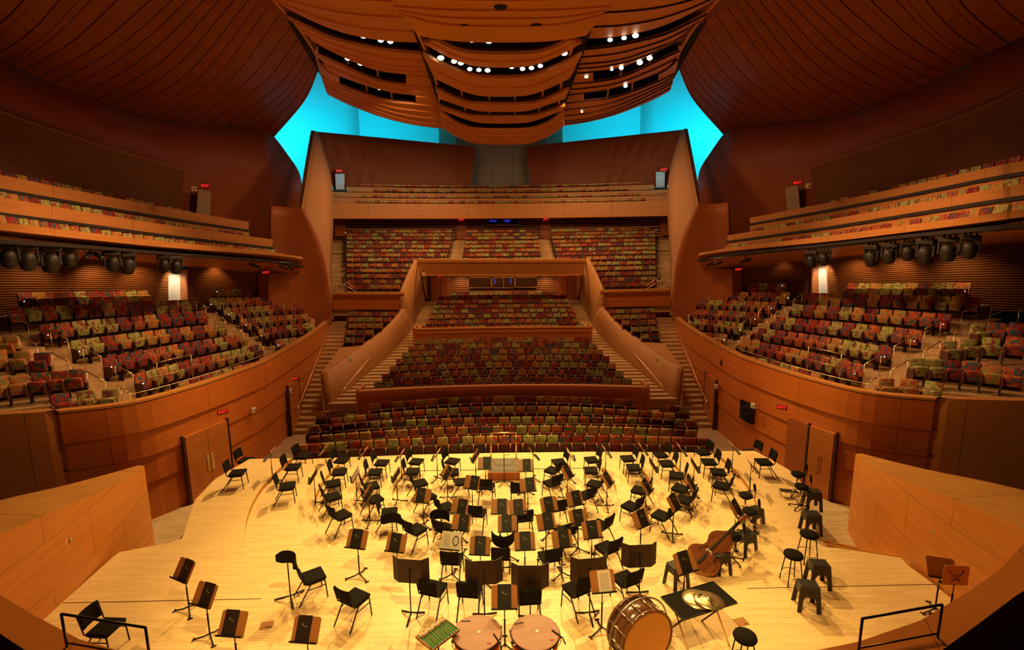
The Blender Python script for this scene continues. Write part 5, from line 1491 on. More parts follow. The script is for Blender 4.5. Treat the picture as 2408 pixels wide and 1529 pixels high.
for s in (-1, 1): mb.tube([(s * .17, -.1, 0), (s * .17, -.1, .2), (s * .17, .1, .2), (s * .17, .1, 0)], .008)
mb.obj('frame', 'blackmetal', t); mb = MB(); mb.box(-.18, .18, -.1, .1, .195, .21); mb.obj('top', 'blackplastic', t)

# ---------------- double bass
sc_p, zz = onfloor(1760, 1206, 1.15); bt_p, _ = onfloor(1636, 1332, .25)
axis = (sc_p - bt_p); Lb = axis.length; ax = axis.normalized()
nrm = (ORI - (sc_p + bt_p) / 2).normalized() + V((-.25, 0, .1)); nrm = (nrm - ax * nrm.dot(ax)).normalized(); sd = nrm.cross(ax)
k_ = Lb / 1.78
BM = Matrix.Translation(bt_p) @ Matrix(((ax.x, sd.x, nrm.x, 0), (ax.y, sd.y, nrm.y, 0), (ax.z, sd.z, nrm.z, 0), (0, 0, 0, 1))) @ Matrix.Scale(k_, 4)
M['bass'] = wood('bass_varnish', (.13, .035, .010), (.22, .065, .018), (1, 6, 1), .3, spec=.6)
M['basslight'] = flat('bass_maple_ribs', (.42, .20, .06), .3)
t = thing('double_bass', 'reddish brown double bass lying across step stools on the right', 'double bass')
t.matrix_world = BM; t.location, t.rotation_euler, t.scale = BM.to_translation(), BM.to_euler(), BM.to_scale()
prof = [(0, .02), (.01, .14), (.08, .25), (.2, .325), (.32, .325), (.41, .27), (.46, .21), (.53, .175), (.61, .17), (.67, .20), (.75, .235), (.84, .235), (.93, .195), (1.0, .13), (1.06, .075), (1.10, .045)]
prof0 = [(0, .02), (.01, .14), (.08, .26), (.2, .33), (.34, .33), (.44, .27), (.50, .215), (.58, .185), (.66, .19), (.72, .225), (.80, .255), (.90, .245), (1.0, .19), (1.06, .11), (1.10, .05)]
pr_ = [V((x, y, 0)) for x, y in prof]; pr_ = resample(pr_, 40)
outl = [(p.x, p.y) for p in pr_] + [(p.x, -p.y) for p in pr_[::-1]]
def slab(mb, z0, z1, inset=0, mi=0):
    mb.prism([(x, y) for x, y in outl], z0, z1, mi)
mb = MB(); mb.prism([(x * .985 + .008, y * .96) for x, y in outl], -.19, -.012); mb.obj('rib', 'basslight', t)
mb = MB(); mb.prism(outl, -.012, 0); 
bmesh.ops.inset_region(mb.bm, faces=[f for f in mb.bm.faces if len(f.verts) > 10 and f.normal.z > .5], thickness=.05, depth=.02)
mb.obj('belly', 'bass', t)
mb = MB(); mb.prism(outl, -.205, -.19); mb.obj('back', 'bass', t)
mb = MB(); mb.box(.44, 1.42, -.022, .022, .035, .06, .006); mb.obj('fingerboard', 'black', t)
mb = MB(); mb.box(1.06, 1.46, -.028, .028, -.05, .035, .012); mb.obj('neck', 'bass', t)
mb = MB(); mb.box(1.44, 1.62, -.035, .035, -.04, .03, .012); mb.lathe([(0, -.04), (.045, -.04), (.05, 0), (.045, .04), (0, .04)], 16, Matrix.Translation((1.68, 0, -.03)) @ Matrix.Rotation(R(90), 4, 'X')); mb.obj('scroll', 'bass', t)
for i, (x, s) in enumerate(((1.47, 1), (1.52, -1), (1.56, 1), (1.60, -1))):
    mb = MB(); mb.tube([(x, 0, 0), (x, s * .09, 0)], .008); mb.box(x - .02, x + .02, s * .10 - .012, s * .10 + .012, -.006, .006, .003); mb.obj('tuning_peg', 'brass', t)
mb = MB(); mb.box(.06, .32, -.03, .03, .03, .05, .01); mb.obj('tailpiece', 'black', t)
mb = MB(); mb.prism([(-.08, 0), (-.05, .0), (-.03, .05), (.03, .05), (.05, 0), (.08, 0), (.05, .11), (-.05, .11)], -.008, .008, M_=Matrix.Translation((.40, 0, .02)) @ Matrix(((0, 0, 1, 0), (1, 0, 0, 0), (0, 1, 0, 0), (0, 0, 0, 1)))); mb.obj('bridge', 'paper', t)
for s in (1, -1):
    mb = MB(); mb.tube([(.32, s * .17, .022), (.35, s * .185, .022), (.38, s * .16, .022), (.44, s * .14, .022), (.49, s * .12, .022), (.52, s * .10, .022), (.50, s * .085, .022)], .009, 6); mb.obj('f_hole', 'black', t)
mb = MB()
for k in range(4): mb.tube([(.30, -.02 + .0133 * k, .05), (.40, -.025 + .0167 * k, .13), (1.44, -.012 + .008 * k, .065)], .0018, 4)
mb.obj('strings', 'blackmetal', t)
mb = MB(); mb.tube([(0, 0, -.1), (-.18, 0, -.1)], .007); mb.obj('end_pin', 'steel', t)

# ---------------- kettledrums
M['drumhead'] = wood('kettledrum_cover', (.27, .12, .085), (.33, .155, .11), (1, 9, 1), .5, spec=.35)
M['copper'] = flat('copper_bowl', (.85, .42, .14), .25, .85)
M['red'] = flat('red_tag', (.6, .03, .02), .6)
def mk_timp():
    t = thing('kettledrum', '', 'kettledrum', group='kettledrums')
    mb = MB(); mb.lathe([(0, .22), (.16, .25), (.30, .38), (.37, .55), (.385, .80), (.37, .80), (.36, .6), (0, .3)], 40); mb.obj('bowl', 'copper', t)
    mb = MB(); mb.tube([(.40 * math.cos(2 * math.pi * k / 48), .40 * math.sin(2 * math.pi * k / 48), .82) for k in range(48)], .012, closed=True); mb.obj('hoop', 'blackmetal', t)
    mb = MB(); mb.lathe([(0, .838), (.385, .838), (.40, .845), (.40, .855), (.385, .862), (0, .864)], 48, smooth=False); mb.obj('cover', 'drumhead', t)
    mb = MB(); mb.lathe([(0, 0), (.028, 0), (.028, .002), (0, .002)], 20, Matrix.Translation((.03, .0, .8645))); mb.obj('label_sticker', 'paper', t)
    mb = MB()
    for k in range(8):
        a = R(45 * k + 20); c, s = math.cos(a), math.sin(a)
        mb.tube([(c * .42, s * .42, .83), (c * .42, s * .42, .70), (c * .38, s * .38, .62)], .008, 6); mb.box(c * .42 - .018, c * .42 + .018, s * .42 - .018, s * .42 + .018, .80, .835, .004)
    mb.obj('tension_rods', 'chrome', t)
    mb = MB()
    for k in range(3):
        a = R(120 * k + 50); c, s = math.cos(a), math.sin(a); mb.tube([(c * .40, s * .40, .7), (c * .30, s * .30, .25), (c * .34, s * .34, .03)], .016)
    mb.tube([(.22 * math.cos(2 * math.pi * k / 20), .22 * math.sin(2 * math.pi * k / 20), .10) for k in range(20)], .014, closed=True); mb.obj('frame', 'chrome', t)
    mb = MB(); mb.box(-.10, .06, -.01, .01, .864, .874, .003, Matrix.Translation((-.18, .25, 0))); mb.obj('handle_strap', 'blackplastic', t)
    mb = MB(); mb.box(-.035, .035, -.008, .008, .864, .872, .003, Matrix.Translation((.20, -.24, 0)) @ Matrix.Rotation(R(-12), 4, 'Z')); mb.obj('tag', 'red', t)
    mb = MB(); mb.tube([(.27, -.05, .87), (.33, -.16, .88), (.38, -.25, .87), (.40, -.33, .80)], .012, 6); mb.obj('clip', 'blackmetal', t); return t
for px, py, w_, rz in ((1122, 1487, 'left one, next to the mallet tray', 0), (1259, 1486, 'right one, left of the bass drum', .25)):
    p, z = onfloor(px, py, .86)
    o = proto('timp', mk_timp); o.location = (p.x, p.y, z); o.rotation_euler = (0, 0, rz); o.scale = (1.13, 1.13, 1.0); o['label'] = 'kettledrum with reddish brown cover, ' + w_

# ---------------- mallet tray
M['hickory'] = flat('brown_mallet_stick', (.34, .15, .05), .5)
M['felt'] = flat('green_felt', (.02, .24, .07), .95, bump=.2, bscale=200)
M['mallethead'] = flat('mallet_felt', (.62, .50, .40), .95)
q = [onfloor(x, y, .95)[0] for x, y in ((980, 1499), (1041, 1455), (1077, 1480), (1019, 1527))]
c = sum(q, V((0, 0, 0))) / 4; ex = (q[1] - q[0]); ez = (q[3] - q[0]); w_, d_ = ex.length, ez.length
rz = math.atan2(ex.y, ex.x)
_, zf = onfloor(1030, 1490, .95)
t = thing('mallet_tray', 'green felt lined wooden mallet tray left of the kettledrums', 'tray', (c.x, c.y, zf), rz)
w2, d2 = w_ / 2, d_ / 2
mb = MB(); mb.box(-w2, w2, -d2, d2, .93, .945); mb.obj('felt', 'felt', t)
mb = MB()
for a, b, e, f in ((-w2 - .02, w2 + .02, d2, d2 + .02), (-w2 - .02, w2 + .02, -d2 - .02, -d2), (-w2 - .02, -w2, -d2, d2), (w2, w2 + .02, -d2, d2)): mb.box(a, b, e, f, .92, .97, .003)
mb.obj('rim', 'armwood', t)
mb = MB(); mb.tube([(0, 0, .93), (0, 0, .05)], .015); mb.obj('pole', 'blackmetal', t)
for k in range(3):
    a = R(120 * k + 30); mb = MB(); mb.tube([(0, 0, .3), (math.cos(a) * .3, math.sin(a) * .3, .012)], .011, 6); mb.obj('leg', 'blackmetal', t)
CT = Matrix.Translation((c.x, c.y, zf)) @ Matrix.Rotation(rz, 4, 'Z')
mb = None
for k in range(12):
    x = -w2 + .04 + (w_ - .08) * k / 11; tilt_ = R(-14 + 2 * (k % 3))
    def mk_mallet():
        mb = MB(); mb.tube([(0, 0, 0), (0, -.44, 0)], .008, 6); o = mb.obj('mallet', 'hickory'); tag(o, '', 'mallet', 'kettledrum mallets in the tray')
        mb = MB(); mb.lathe([(0, -.035), (.03, -.028), (.043, 0), (.03, .028), (0, .035)], 14, Matrix.Rotation(R(90), 4, 'X')); mb.obj('mallet_head', 'mallethead', o); 
        mb = MB(); mb.tube([(0, -.36, 0), (0, -.405, 0)], .009, 6); mb.obj('grip', 'green_grip', o); return o
    M.setdefault('green_grip', flat('teal_grip', (.03, .22, .18), .6))
    o = proto('mallet', mk_mallet)
    Mx = CT @ Matrix.Translation((x, d2 - .05 - .012 * (k % 3), .974)) @ Matrix.Rotation(tilt_ * .5, 4, 'Z') @ Matrix.Rotation(0, 4, 'X')
    o.location, o.rotation_euler = Mx.to_translation(), Mx.to_euler()
    o['label'] = 'pale-headed mallet, %s from the left in the green tray' % ordn(k + 1)

# ---------------- bass drum
M['drumshell'] = wood('bass_drum_shell', (.11, .045, .02), (.17, .07, .03), (1, 1, 5), .2, spec=.7)
M['skin'] = flat('calf_skin_head', (.72, .40, .07), .5, bump=.05, bscale=6)
p1, zf = onfloor(1524, 1506, .70); p2, _ = onfloor(1468, 1440, .98)
axd = (p1 - p2); depth = .52; axd = V((.38, -.92, .05)).normalized()
fc = p1; up = V((0, 0, 1)); xx = up.cross(axd).normalized(); yy = axd.cross(xx)
DM = Matrix.Translation(fc) @ Matrix(((xx.x, yy.x, axd.x, 0), (xx.y, yy.y, axd.y, 0), (xx.z, yy.z, axd.z, 0), (0, 0, 0, 1)))
t = thing('bass_drum', 'large concert bass drum with ochre skin on a ring stand', 'drum')
t.location, t.rotation_euler = DM.to_translation(), DM.to_euler()
RD = .55
mb = MB(); mb.lathe([(RD - .015, -.02), (RD - .015, -depth), (RD - .03, -depth), (RD - .03, -.02)], 56, ring=True); mb.obj('shell', 'drumshell', t)
mb = MB(); mb.lathe([(0, -.004), (RD - .02, -.004), (RD - .02, -.03), (0, -.03)], 56, smooth=False); mb.obj('skin', 'skin', t)
mb = MB(); mb.lathe([(0, -depth - .0), (RD - .02, -depth), (RD - .02, -depth + .02), (0, -depth + .02)], 56, smooth=False); mb.obj('skin', 'skin', t)
for z0 in (-.05, -depth):
    mb = MB(); mb.lathe([(RD - .012, z0), (RD + .022, z0), (RD + .022, z0 + .055), (RD - .012, z0 + .055)], 56, ring=True); mb.obj('hoop', 'drumshell', t)
mb = MB()
for k in range(14):
    a = 2 * math.pi * k / 14; c_, s_ = math.cos(a), math.sin(a)
    mb.tube([(c_ * (RD + .03), s_ * (RD + .03), .0), (c_ * (RD + .03), s_ * (RD + .03), -depth)], .007, 6)
    mb.box(-.02, .02, -.015, .015, -.035, .035, .004, Matrix.Translation((c_ * (RD + .005), s_ * (RD + .005), -depth / 2)) @ Matrix.Rotation(a, 4, 'Z'))
    mb.box(-.012, .012, -.02, .02, -.012, .012, .003, Matrix.Translation((c_ * (RD + .02), s_ * (RD + .02), .002)) @ Matrix.Rotation(a, 4, 'Z'))
mb.obj('tension_rods', 'steel', t)
mb = MB(); mb.tube([((RD + .11) * math.cos(2 * math.pi * k / 56), (RD + .11) * math.sin(2 * math.pi * k / 56), -depth * .5) for k in range(56)], .017, closed=True); mb.obj('suspension_ring', 'steel', t)
gnd = DM.inverted()
mb = MB()
for s in (-1, 1):
    top = DM @ V((s * (RD + .11), 0, -depth * .5)); ft = V((top.x, top.y, zf + .02))
    mb.tube([gnd @ top, gnd @ ft], .018); mb.tube([gnd @ (ft + V((0, -.35, 0))), gnd @ (ft + V((0, .35, 0)))], .018)
a_ = DM @ V((-RD - .11, 0, -depth * .5)); b_ = DM @ V((RD + .11, 0, -depth * .5))
mb.tube([gnd @ V((a_.x, a_.y, zf + .02)), gnd @ V((b_.x, b_.y, zf + .02))], .018); mb.obj('stand_frame', 'steel', t)

# ---------------- trap table with cymbals
q = [onfloor(x, y, .9)[0] for x, y in ((1553, 1404), (1675, 1369), (1735, 1416), (1608, 1457))]
c = sum(q, V((0, 0, 0))) / 4; _, zf = onfloor(1643, 1412, .9)
ex = ((q[1] - q[0]) + (q[2] - q[3])) / 2; ey = ((q[0] - q[3]) + (q[1] - q[2])) / 2
rz = math.atan2(ex.y, ex.x); w2, d2 = ex.length / 2, ey.length / 2
t = thing('trap_table', 'black folding trap table holding cymbals at the lower right', 'table', (c.x, c.y, zf), rz)
mb = MB(); mb.box(-w2, w2, -d2, d2, .88, .895); mb.obj('table_top', 'carpetblack', t) if 0 else mb.obj('table_top', 'blackfab', t)
mb = MB()
for a, b, e, f in ((-w2 - .01, w2 + .01, d2, d2 + .01), (-w2 - .01, w2 + .01, -d2 - .01, -d2), (-w2 - .01, -w2, -d2, d2), (w2, w2 + .01, -d2, d2)): mb.box(a, b, e, f, .875, .905)
mb.obj('rim', 'blackmetal', t)
for s in (-1, 1):
    for s2 in (-1, 1):
        mb = MB(); mb.tube([(s * w2 * .72, s2 * d2 * .8, .88), (s * w2 * .72 + s2 * .03, -s2 * d2 * 1.1, 0)], .018, 6); mb.obj('leg', 'brass' if s2 > 0 else 'blackmetal', t)
M['bronze'] = flat('cymbal_bronze', (.62, .48, .26), .32, .85, bump=.15, bscale=30)
def mk_cym():
    mb = MB(); mb.lathe([(0, .055), (.02, .053), (.045, .035), (.055, .026), (.14, .014), (.245, 0), (.245, -.002), (.14, .011), (.055, .022), (0, .05)], 44); o = mb.obj('cymbal', 'bronze'); tag(o, '', 'cymbal', 'cymbals on the trap table')
    mb = MB(); mb.tube([(0, 0, .05), (.05, .02, .06), (.11, .02, .035), (.15, .05, .02)], .009, 6); mb.obj('strap', 'blackplastic', o); return o
for px, py, zz_, tl, w_ in ((1640, 1409, .905, 0, 'lower, lying flat on the black table'), (1667, 1412, .928, 4, 'upper, overlapping the flat one')):
    p = atz(px, py, zf + zz_); o = proto('cym', mk_cym); o.scale = (1.22, 1.22, 1.2); o.location = p; o.rotation_euler = (R(-tl), R(-tl), .4 + tl); o['label'] = 'bronze cymbal, ' + w_
p, z = onfloor(1750, 1524, .5); o = proto('bar', mk_bar); o.location = (p.x, p.y, z - .3 + .02 if 0 else z); o['label'] = 'black stool cut off at the bottom edge, right of the bass drum'

# ---------------- stage floor bits
for px, py, w_ in ((1743, 1463, 'right of the bass drum'), (627, 1471, 'at the left near the three stands')):
    p, z = onfloor(px, py); mb = MB(); mb.box(-.13, .13, -.11, .11, 0, .006, 0, Matrix.Rotation(R(12), 4, 'Z')); o = mb.obj('floor_plate', 'floorplate'  if 0 else 'armwood'); o.location = (p.x, p.y, z)
    tag(o, 'small square metal-rimmed floor hatch ' + w_, 'floor plate'); mb = MB()
    for s in (0, 1): mb.lathe([(0, .006), (.014, .006), (.014, .010), (0, .010)], 12, Matrix.Translation((.05 + .05 * s, -.06, 0)))
    mb.obj('finger_hole', 'black', o)
for px, py, w_ in ((1225, 1338, 'on the floor behind the brass row, centre'), (1327, 1332, 'on the floor at the right of the brass row'), (1396, 1303, 'clipped low on the floor beside the right brass chair')):
    p, z = onfloor(px, py); mb = MB(); mb.lathe([(0, 0), (.07, 0), (.08, .02), (.05, .05), (0, .06)], 14, Matrix.Diagonal((1, .7, 1, 1))); o = mb.obj('gadget', 'blackplastic'); o.location = (p.x, p.y, z); tag(o, 'small black mute ' + w_, 'gadget')  # small dark devices on the floor, simplified to low domes

# ================================================================ RAILS, SIGNS, LAMPS
def text_obj(txt, size, mat, parent, Mx):
    if txt not in LETTERS:
        cu = bpy.data.curves.new('lettering', 'FONT'); cu.body = txt; cu.size = 1.0; cu.extrude = .01; cu.align_x = 'CENTER'; cu.align_y = 'CENTER'; cu.resolution_u = 3
        tmp = bpy.data.objects.new('lettering_tmp', cu); col.objects.link(tmp); bpy.context.view_layer.update()
        LETTERS[txt] = bpy.data.meshes.new_from_object(tmp.evaluated_get(bpy.context.evaluated_depsgraph_get()))
        LETTERS[txt].materials.clear(); LETTERS[txt].materials.append(M[mat]); bpy.data.objects.remove(tmp)
    o = bpy.data.objects.new('lettering', LETTERS[txt].copy()); col.objects.link(o); o.parent = parent; o.matrix_local = Mx @ Matrix.Scale(size, 4); return o
LETTERS = {}
M['signface'] = flat('exit_sign_face', (.25, .01, .01), .5)
def exit_sign(p, face, w_, sz=.34, lit=True):
    n = V((face.x, face.y, 0)).normalized(); rz = math.atan2(n.y, n.x) + math.pi / 2
    t = thing('exit_sign', 'small red EXIT sign ' + w_, 'exit sign', p, rz, 'red exit signs')
    mb = MB(); mb.box(-sz * .75, sz * .75, 0, .05, -sz * .42, sz * .42, .008, seg=1); mb.obj('housing', 'signface', t)
    text_obj('EXIT', sz * .62, 'signred', t, Matrix.Translation((0, -.006, 0)) @ Matrix.Rotation(R(90), 4, 'X'))
    return t
for px, py, y, w_, sz in ((524, 969, 18.3, 'on the curved left wall above the double door', .3), (1838, 958, 18.0, 'on the curved right wall above the doorway', .3),
                      (693, 891, 25.0, 'on the left wall by the long stairs', .3), (1671, 884, 25.0, 'on the right wall by the long stairs', .3),
                      (482, 437, 25.6, 'above the grey door high at left', .34), (1875, 430, 25.6, 'above the grey door high at right', .34),
                      (626, 641, 30.1, 'under the left side balcony', .36), (1737, 634, 30.1, 'under the right side balcony', .36),
                      (798, 402, 45.9, 'above the cyan doorway at left', .5), (1561, 399, 45.9, 'above the cyan doorway at right', .5),
                      (805, 507, 44.9, 'at the left end under the top balcony', .5), (1553, 503, 44.9, 'at the right end under the top balcony', .5),
                      (1085, 517, 47.8, 'left of the small booth window', .5), (1284, 516, 47.8, 'right of the small booth window', .5),
                      (1036, 649, 41.85, 'over the left double door of the recess', .42), (1331, 647, 41.85, 'over the right double door of the recess', .42)):
    p = aty(px, py, y); exit_sign(p, (V((0, 8, 0)) - V((p.x, p.y, 0))), w_, sz * .8)

# wall doors at stage level
def walldoor(n, px0, px1, pyt, yb0, yb1, ztop, s, lab, nleaf=2):
    """door panels lying on the curved wall between two depths"""
    a, b = side_pt(yb0), side_pt(yb1)
    t = (b - a).normalized(); nn = V((-t.y, t.x, 0)); nn = nn if nn.x > 0 else -nn
    mb = MB()
    a2, b2 = a + nn * .24, b + nn * .24
    f = (lambda P: P) if s > 0 else mirs
    for k in range(nleaf):
        p, q = a2.lerp(b2, (k + .01) / nleaf), a2.lerp(b2, (k + .99) / nleaf)
        lo = [p, q, q - nn * .12, p - nn * .12]; lo = f([V((v.x, v.y, -.78)) for v in lo]); mb.hull(lo, [V((v.x, v.y, ztop)) for v in lo])
    o = struct(mb, 'door_%d' % n, 'doorbrown', lab)
    mb = MB()
    p = a2.lerp(b2, .42); q = a2.lerp(b2, .48); r = a2.lerp(b2, .52); u = a2.lerp(b2, .58)
    for v1, v2 in ((p, q), (r, u)):
        lo = [v1, v2, v2 + nn * .012, v1 + nn * .012]; lo = f([V((v.x, v.y, .1)) for v in lo]); mb.hull(lo, [V((v.x, v.y, .75)) for v in lo])
    mb.obj('push_plate', 'brass', o)
    mb = MB()
    for v1 in (a2 - t * .08, b2 + t * .04):
        lo = [v1, v1 + t * .05, v1 + t * .05 - nn * .15, v1 - nn * .15]; lo = f([V((v.x, v.y, -.79)) for v in lo]); mb.hull(lo, [V((v.x, v.y, ztop + .06)) for v in lo])
    struct(mb, 'trim_%d' % (n + 10), 'seatwood', 'dark frame of ' + lab)
walldoor(21, 0, 0, 0, 17.6, 19.35, 1.75, 1, 'wide double door in the curved left wall')
walldoor(22, 0, 0, 0, 24.0, 25.4, 1.7, 1, 'narrow double door by the left long stairs')
walldoor(23, 0, 0, 0, 24.0, 25.4, 1.7, -1, 'narrow double door by the right long stairs')
walldoor(24, 0, 0, 0, 17.0, 17.85, 1.75, -1, 'open orange door leaf by the right wall doorway', 1)
a, b = mirs([side_pt(17.9), side_pt(18.75)])
t_ = (b - a).normalized(); nn = V((-t_.y, t_.x, 0)); nn = nn if nn.x < 0 else -nn
mb = MB(); lo = [a + nn * .23, b + nn * .23, b, a]; lo = [V((v.x, v.y, -.78)) for v in lo]; mb.hull(lo, [V((v.x, v.y, 1.75)) for v in lo]); struct(mb, 'door_25', 'maroon', 'dark open doorway in the curved right wall')
a, b = mirs([side_pt(20.6), side_pt(21.4)])
t_ = (b - a).normalized(); nn = V((-t_.y, t_.x, 0)); nn = nn if nn.x < 0 else -nn
mb = MB(); lo = [a + nn * .22, b + nn * .22, b, a]; mb.hull([V((v.x, v.y, .75)) for v in lo], [V((v.x, v.y, 1.6)) for v in lo]); struct(mb, 'window_5', 'glassdark', 'small dark window in the curved right wall')

# handrails
def rail(name, pts, r, lab, grp=None, posts=(), cat='handrail', pr=.014, drop=.95, mat='brass'):
    t = thing(name, lab, cat, group=grp)
    mb = MB(); mb.tube(pts, r, 8); mb.obj('rail', mat, t)
    for k in posts:
        p = V(pts[k]); mb = MB(); mb.tube([p, p - V((0, 0, drop))], pr, 6); mb.obj('post', mat, t)
    return t
def siderails(m, nm, s):
    # rail running above the curved parapet
    P = [V((p.x, p.y, 3.72)) for p in SP if 15.5 < p.y < 25 and p.x > -15]
    rail('parapet_rail', m(P), .011, 'thin brass rail along the curved %s terrace parapet' % nm, 'terrace parapet rails', range(0, len(P), 3), drop=.22, pr=.009)
    # barred guard sections at the foot of each aisle
    for (q0, q1, w_) in ((aty(371, 880, 19.2), aty(451, 858, 20.6), 'nearer'),):
        a, b = m([V((q0.x, q0.y, 4.1)), V((q1.x, q1.y, 4.1))])
        t = thing('guard_rail', 'square brass guard rail at the foot of the %s terrace aisle' % nm, 'guard rail', group='terrace guard rails')
        mb = MB(); mb.tube([a, b], .018); mb.obj('rail', 'brass', t)
        for e in (a, b):
            mb = MB(); mb.tube([e, e - V((0, 0, 1.0))], .018); mb.obj('post', 'brass', t)
        mb = MB()
        for z in (.3, .55): mb.tube([a - V((0, 0, z)), b - V((0, 0, z))], .009, 6)
        mb.obj('bars', 'brass', t)
    # inverted-U handrails up the two aisles
    C1 = [V((-12.9, 17.9, 2.5))] + [(ends(MID[k + 1])[0] + ends(NEAR[k])[1]) / 2 for k in range(4)]
    for k in range(4): C1[k + 1].z = ends(MID[k + 1])[0].z - .9
    C1.append(ends(MID[5])[0] + V((-.3, -1.2, -.9)))
    C2 = [V((-11.25, 25.0, 2.5)), V((-12.4, 25.5, 3.1)), V((-13.5, 26.0, 3.7)), V((-14.7, 26.5, 4.3)), V((-15.8, 27.0, 4.9))]
    for C_, w_ in ((C1, 'near'), (C2, 'far')):
        for k in range(len(C_) - 1):
            d_ = C_[k + 1] - C_[k]; h = V((d_.x, d_.y, 0)).normalized(); sd_ = V((-h.y, h.x, 0)) * .5
            for q, sn in ((1, 'first'), (-1, 'second')):
                if q < 0 and k == 0: continue
                a, b = m([C_[k] + d_ * .25 + sd_ * q, C_[k] + d_ * .8 + sd_ * q]); a1, b1 = a + V((0, 0, .9)), b + V((0, 0, .9))
                t = thing('aisle_handrail', 'bent brass handrail, %s line, %s aisle of %s terrace, %s step up' % (sn, w_, nm, ordn(k + 1)), 'handrail', group='bent aisle handrails')
                mb = MB(); mb.tube([a1, b1], .018); mb.obj('rail', 'brass', t)
                for e, f in ((a, a1), (b, b1)):
                    mb = MB(); mb.tube([e - V((0, 0, .25)), f], .014, 6); mb.obj('post', 'brass', t)
    # rails on the long curved stairs and ribbon wall
    P = [V((p.x + .32, p.y, -.8 + (p.y - 24.2) / 9.8 * 4.1 + .95)) for p in SP if 24.5 < p.y < 33.5]
    rail('stair_handrail', m(P), .022, 'long brass handrail on the curved %s wall beside the outer stairs' % nm, 'long stair handrails')
    P = Y((783, 942, 25.75), (812, 905, 26.9), (848, 862, 28.6), (880, 826, 30.4), (905, 797, 32.0), (922, 775, 33.6)); P = [p + V((.12, -.1, 0)) for p in P]
    rail('stair_handrail', m(P), .022, 'long brass handrail on the inner face of the %s ribbon wall' % nm, 'long stair handrails')
    # short rails at the ends of the orchestra parapets
    for p, q, w_ in ((aty(960, 792, 32.4), aty(972, 771, 33.3), 'upper'), (aty(836, 935, 25.6), aty(848, 912, 26.2), 'lower')):
        a, b = m([p, q]); rail('short_handrail', [a, b], .018, 'short brass handrail at the %s end of the %s orchestra parapet' % (nm, w_), 'short handrails', (0, 1), drop=.8)
    # rail over the lit parapet corner (near choir terrace)
    q = [atz(144, 1444, 3.98), atz(342, 1476, 3.98)] if s > 0 else [atz(2216, 1422, 3.98), atz(2028, 1455, 3.98)]
    t = thing('parapet_guard', 'dark metal guard rail on the near %s parapet corner' % nm, 'guard rail', group='near parapet guard rails')
    mb = MB(); mb.tube(q, .016); mb.obj('rail', 'bronzedark', t)
    for e in q:
        mb = MB(); mb.tube([e, V((e.x, e.y, 3.5))], .016); mb.obj('post', 'bronzedark', t)
    mb = MB(); mb.tube([V((e.x, e.y, 3.56)) for e in q], .012, 6); mb.obj('lower_rail', 'bronzedark', t)
    # second rail on the dark terrace behind
    q = [V((-6.5, 4.9, 3.45)), V((-8.6, 5.2, 3.45))]
    q = m(q); t = thing('terrace_guard', 'dark metal rail in the bottom %s corner terrace' % nm, 'guard rail', group='near terrace rails')
    mb = MB(); mb.tube(q, .016); mb.obj('rail', 'bronzedark', t)
    for e in q:
        mb = MB(); mb.tube([e, V((e.x, e.y, 2.4))], .016); mb.obj('post', 'bronzedark', t)
    # rail of the middle balcony stairs
    P = Y((783, 716 - 20, 33.2), (814, 712 - 20, 33.3), (838, 692 - 6, 33.6)); 
    mb = MB()
    a, b = m(Y((782, 661, 33.6), (812, 661, 33.6))); c_, = m(Y((842, 682, 33.5)))
    t = thing('balcony_guard', 'brass guard rail at the outer %s corner of the middle balcony' % nm, 'guard rail', group='middle balcony guards')
    for z in (0, .3, .6): mb.tube([a - V((0, 0, z)), b - V((0, 0, z)), c_ - V((0, 0, z * .6))], .018, 6)
    mb.obj('rail', 'brass', t)
    for e in (a, b):
        mb = MB(); mb.tube([e, e - V((0, 0, .9))], .018, 6); mb.obj('post', 'brass', t)
M['bronzedark'] = flat('dark_bronze_rail', (.12, .085, .05), .35, .8)
each_side(siderails)
for s in (1, -1):
    for o in (0, 1):
        x = s * (3.05 if o == 0 else 4.3)
        P = [V((x, 39.3 + 1.0 * k, midz(min(12, k + 5)) - .12)) for k in range(8)]
        rail('balcony_handrail', P, .018, 'stepped brass handrail, %s side of the %s steps on the middle balcony' % ('inner' if o == 0 else 'outer', 'left' if s < 0 else 'right'), 'middle balcony step rails', range(0, 8, 1), drop=.8)
    c = aty(1181, 436, 50.0)
for k, (py, yc) in enumerate(((477, 46.2), (465, 47.15), (452, 48.15), (440, 49.1))):
    c = aty(1181, py - 3, yc); P = bow(c, 15.0 - .4 * k, 3.2 * ((15.0 - .4 * k) / 15.7) ** 2, 21)
    rail('top_balcony_rail', P, .016, 'thin brass rail in front of row %s of the top balcony' % ['one', 'two', 'three', 'four'][k], 'top balcony rails', range(0, 21, 4), drop=.3, pr=.01)

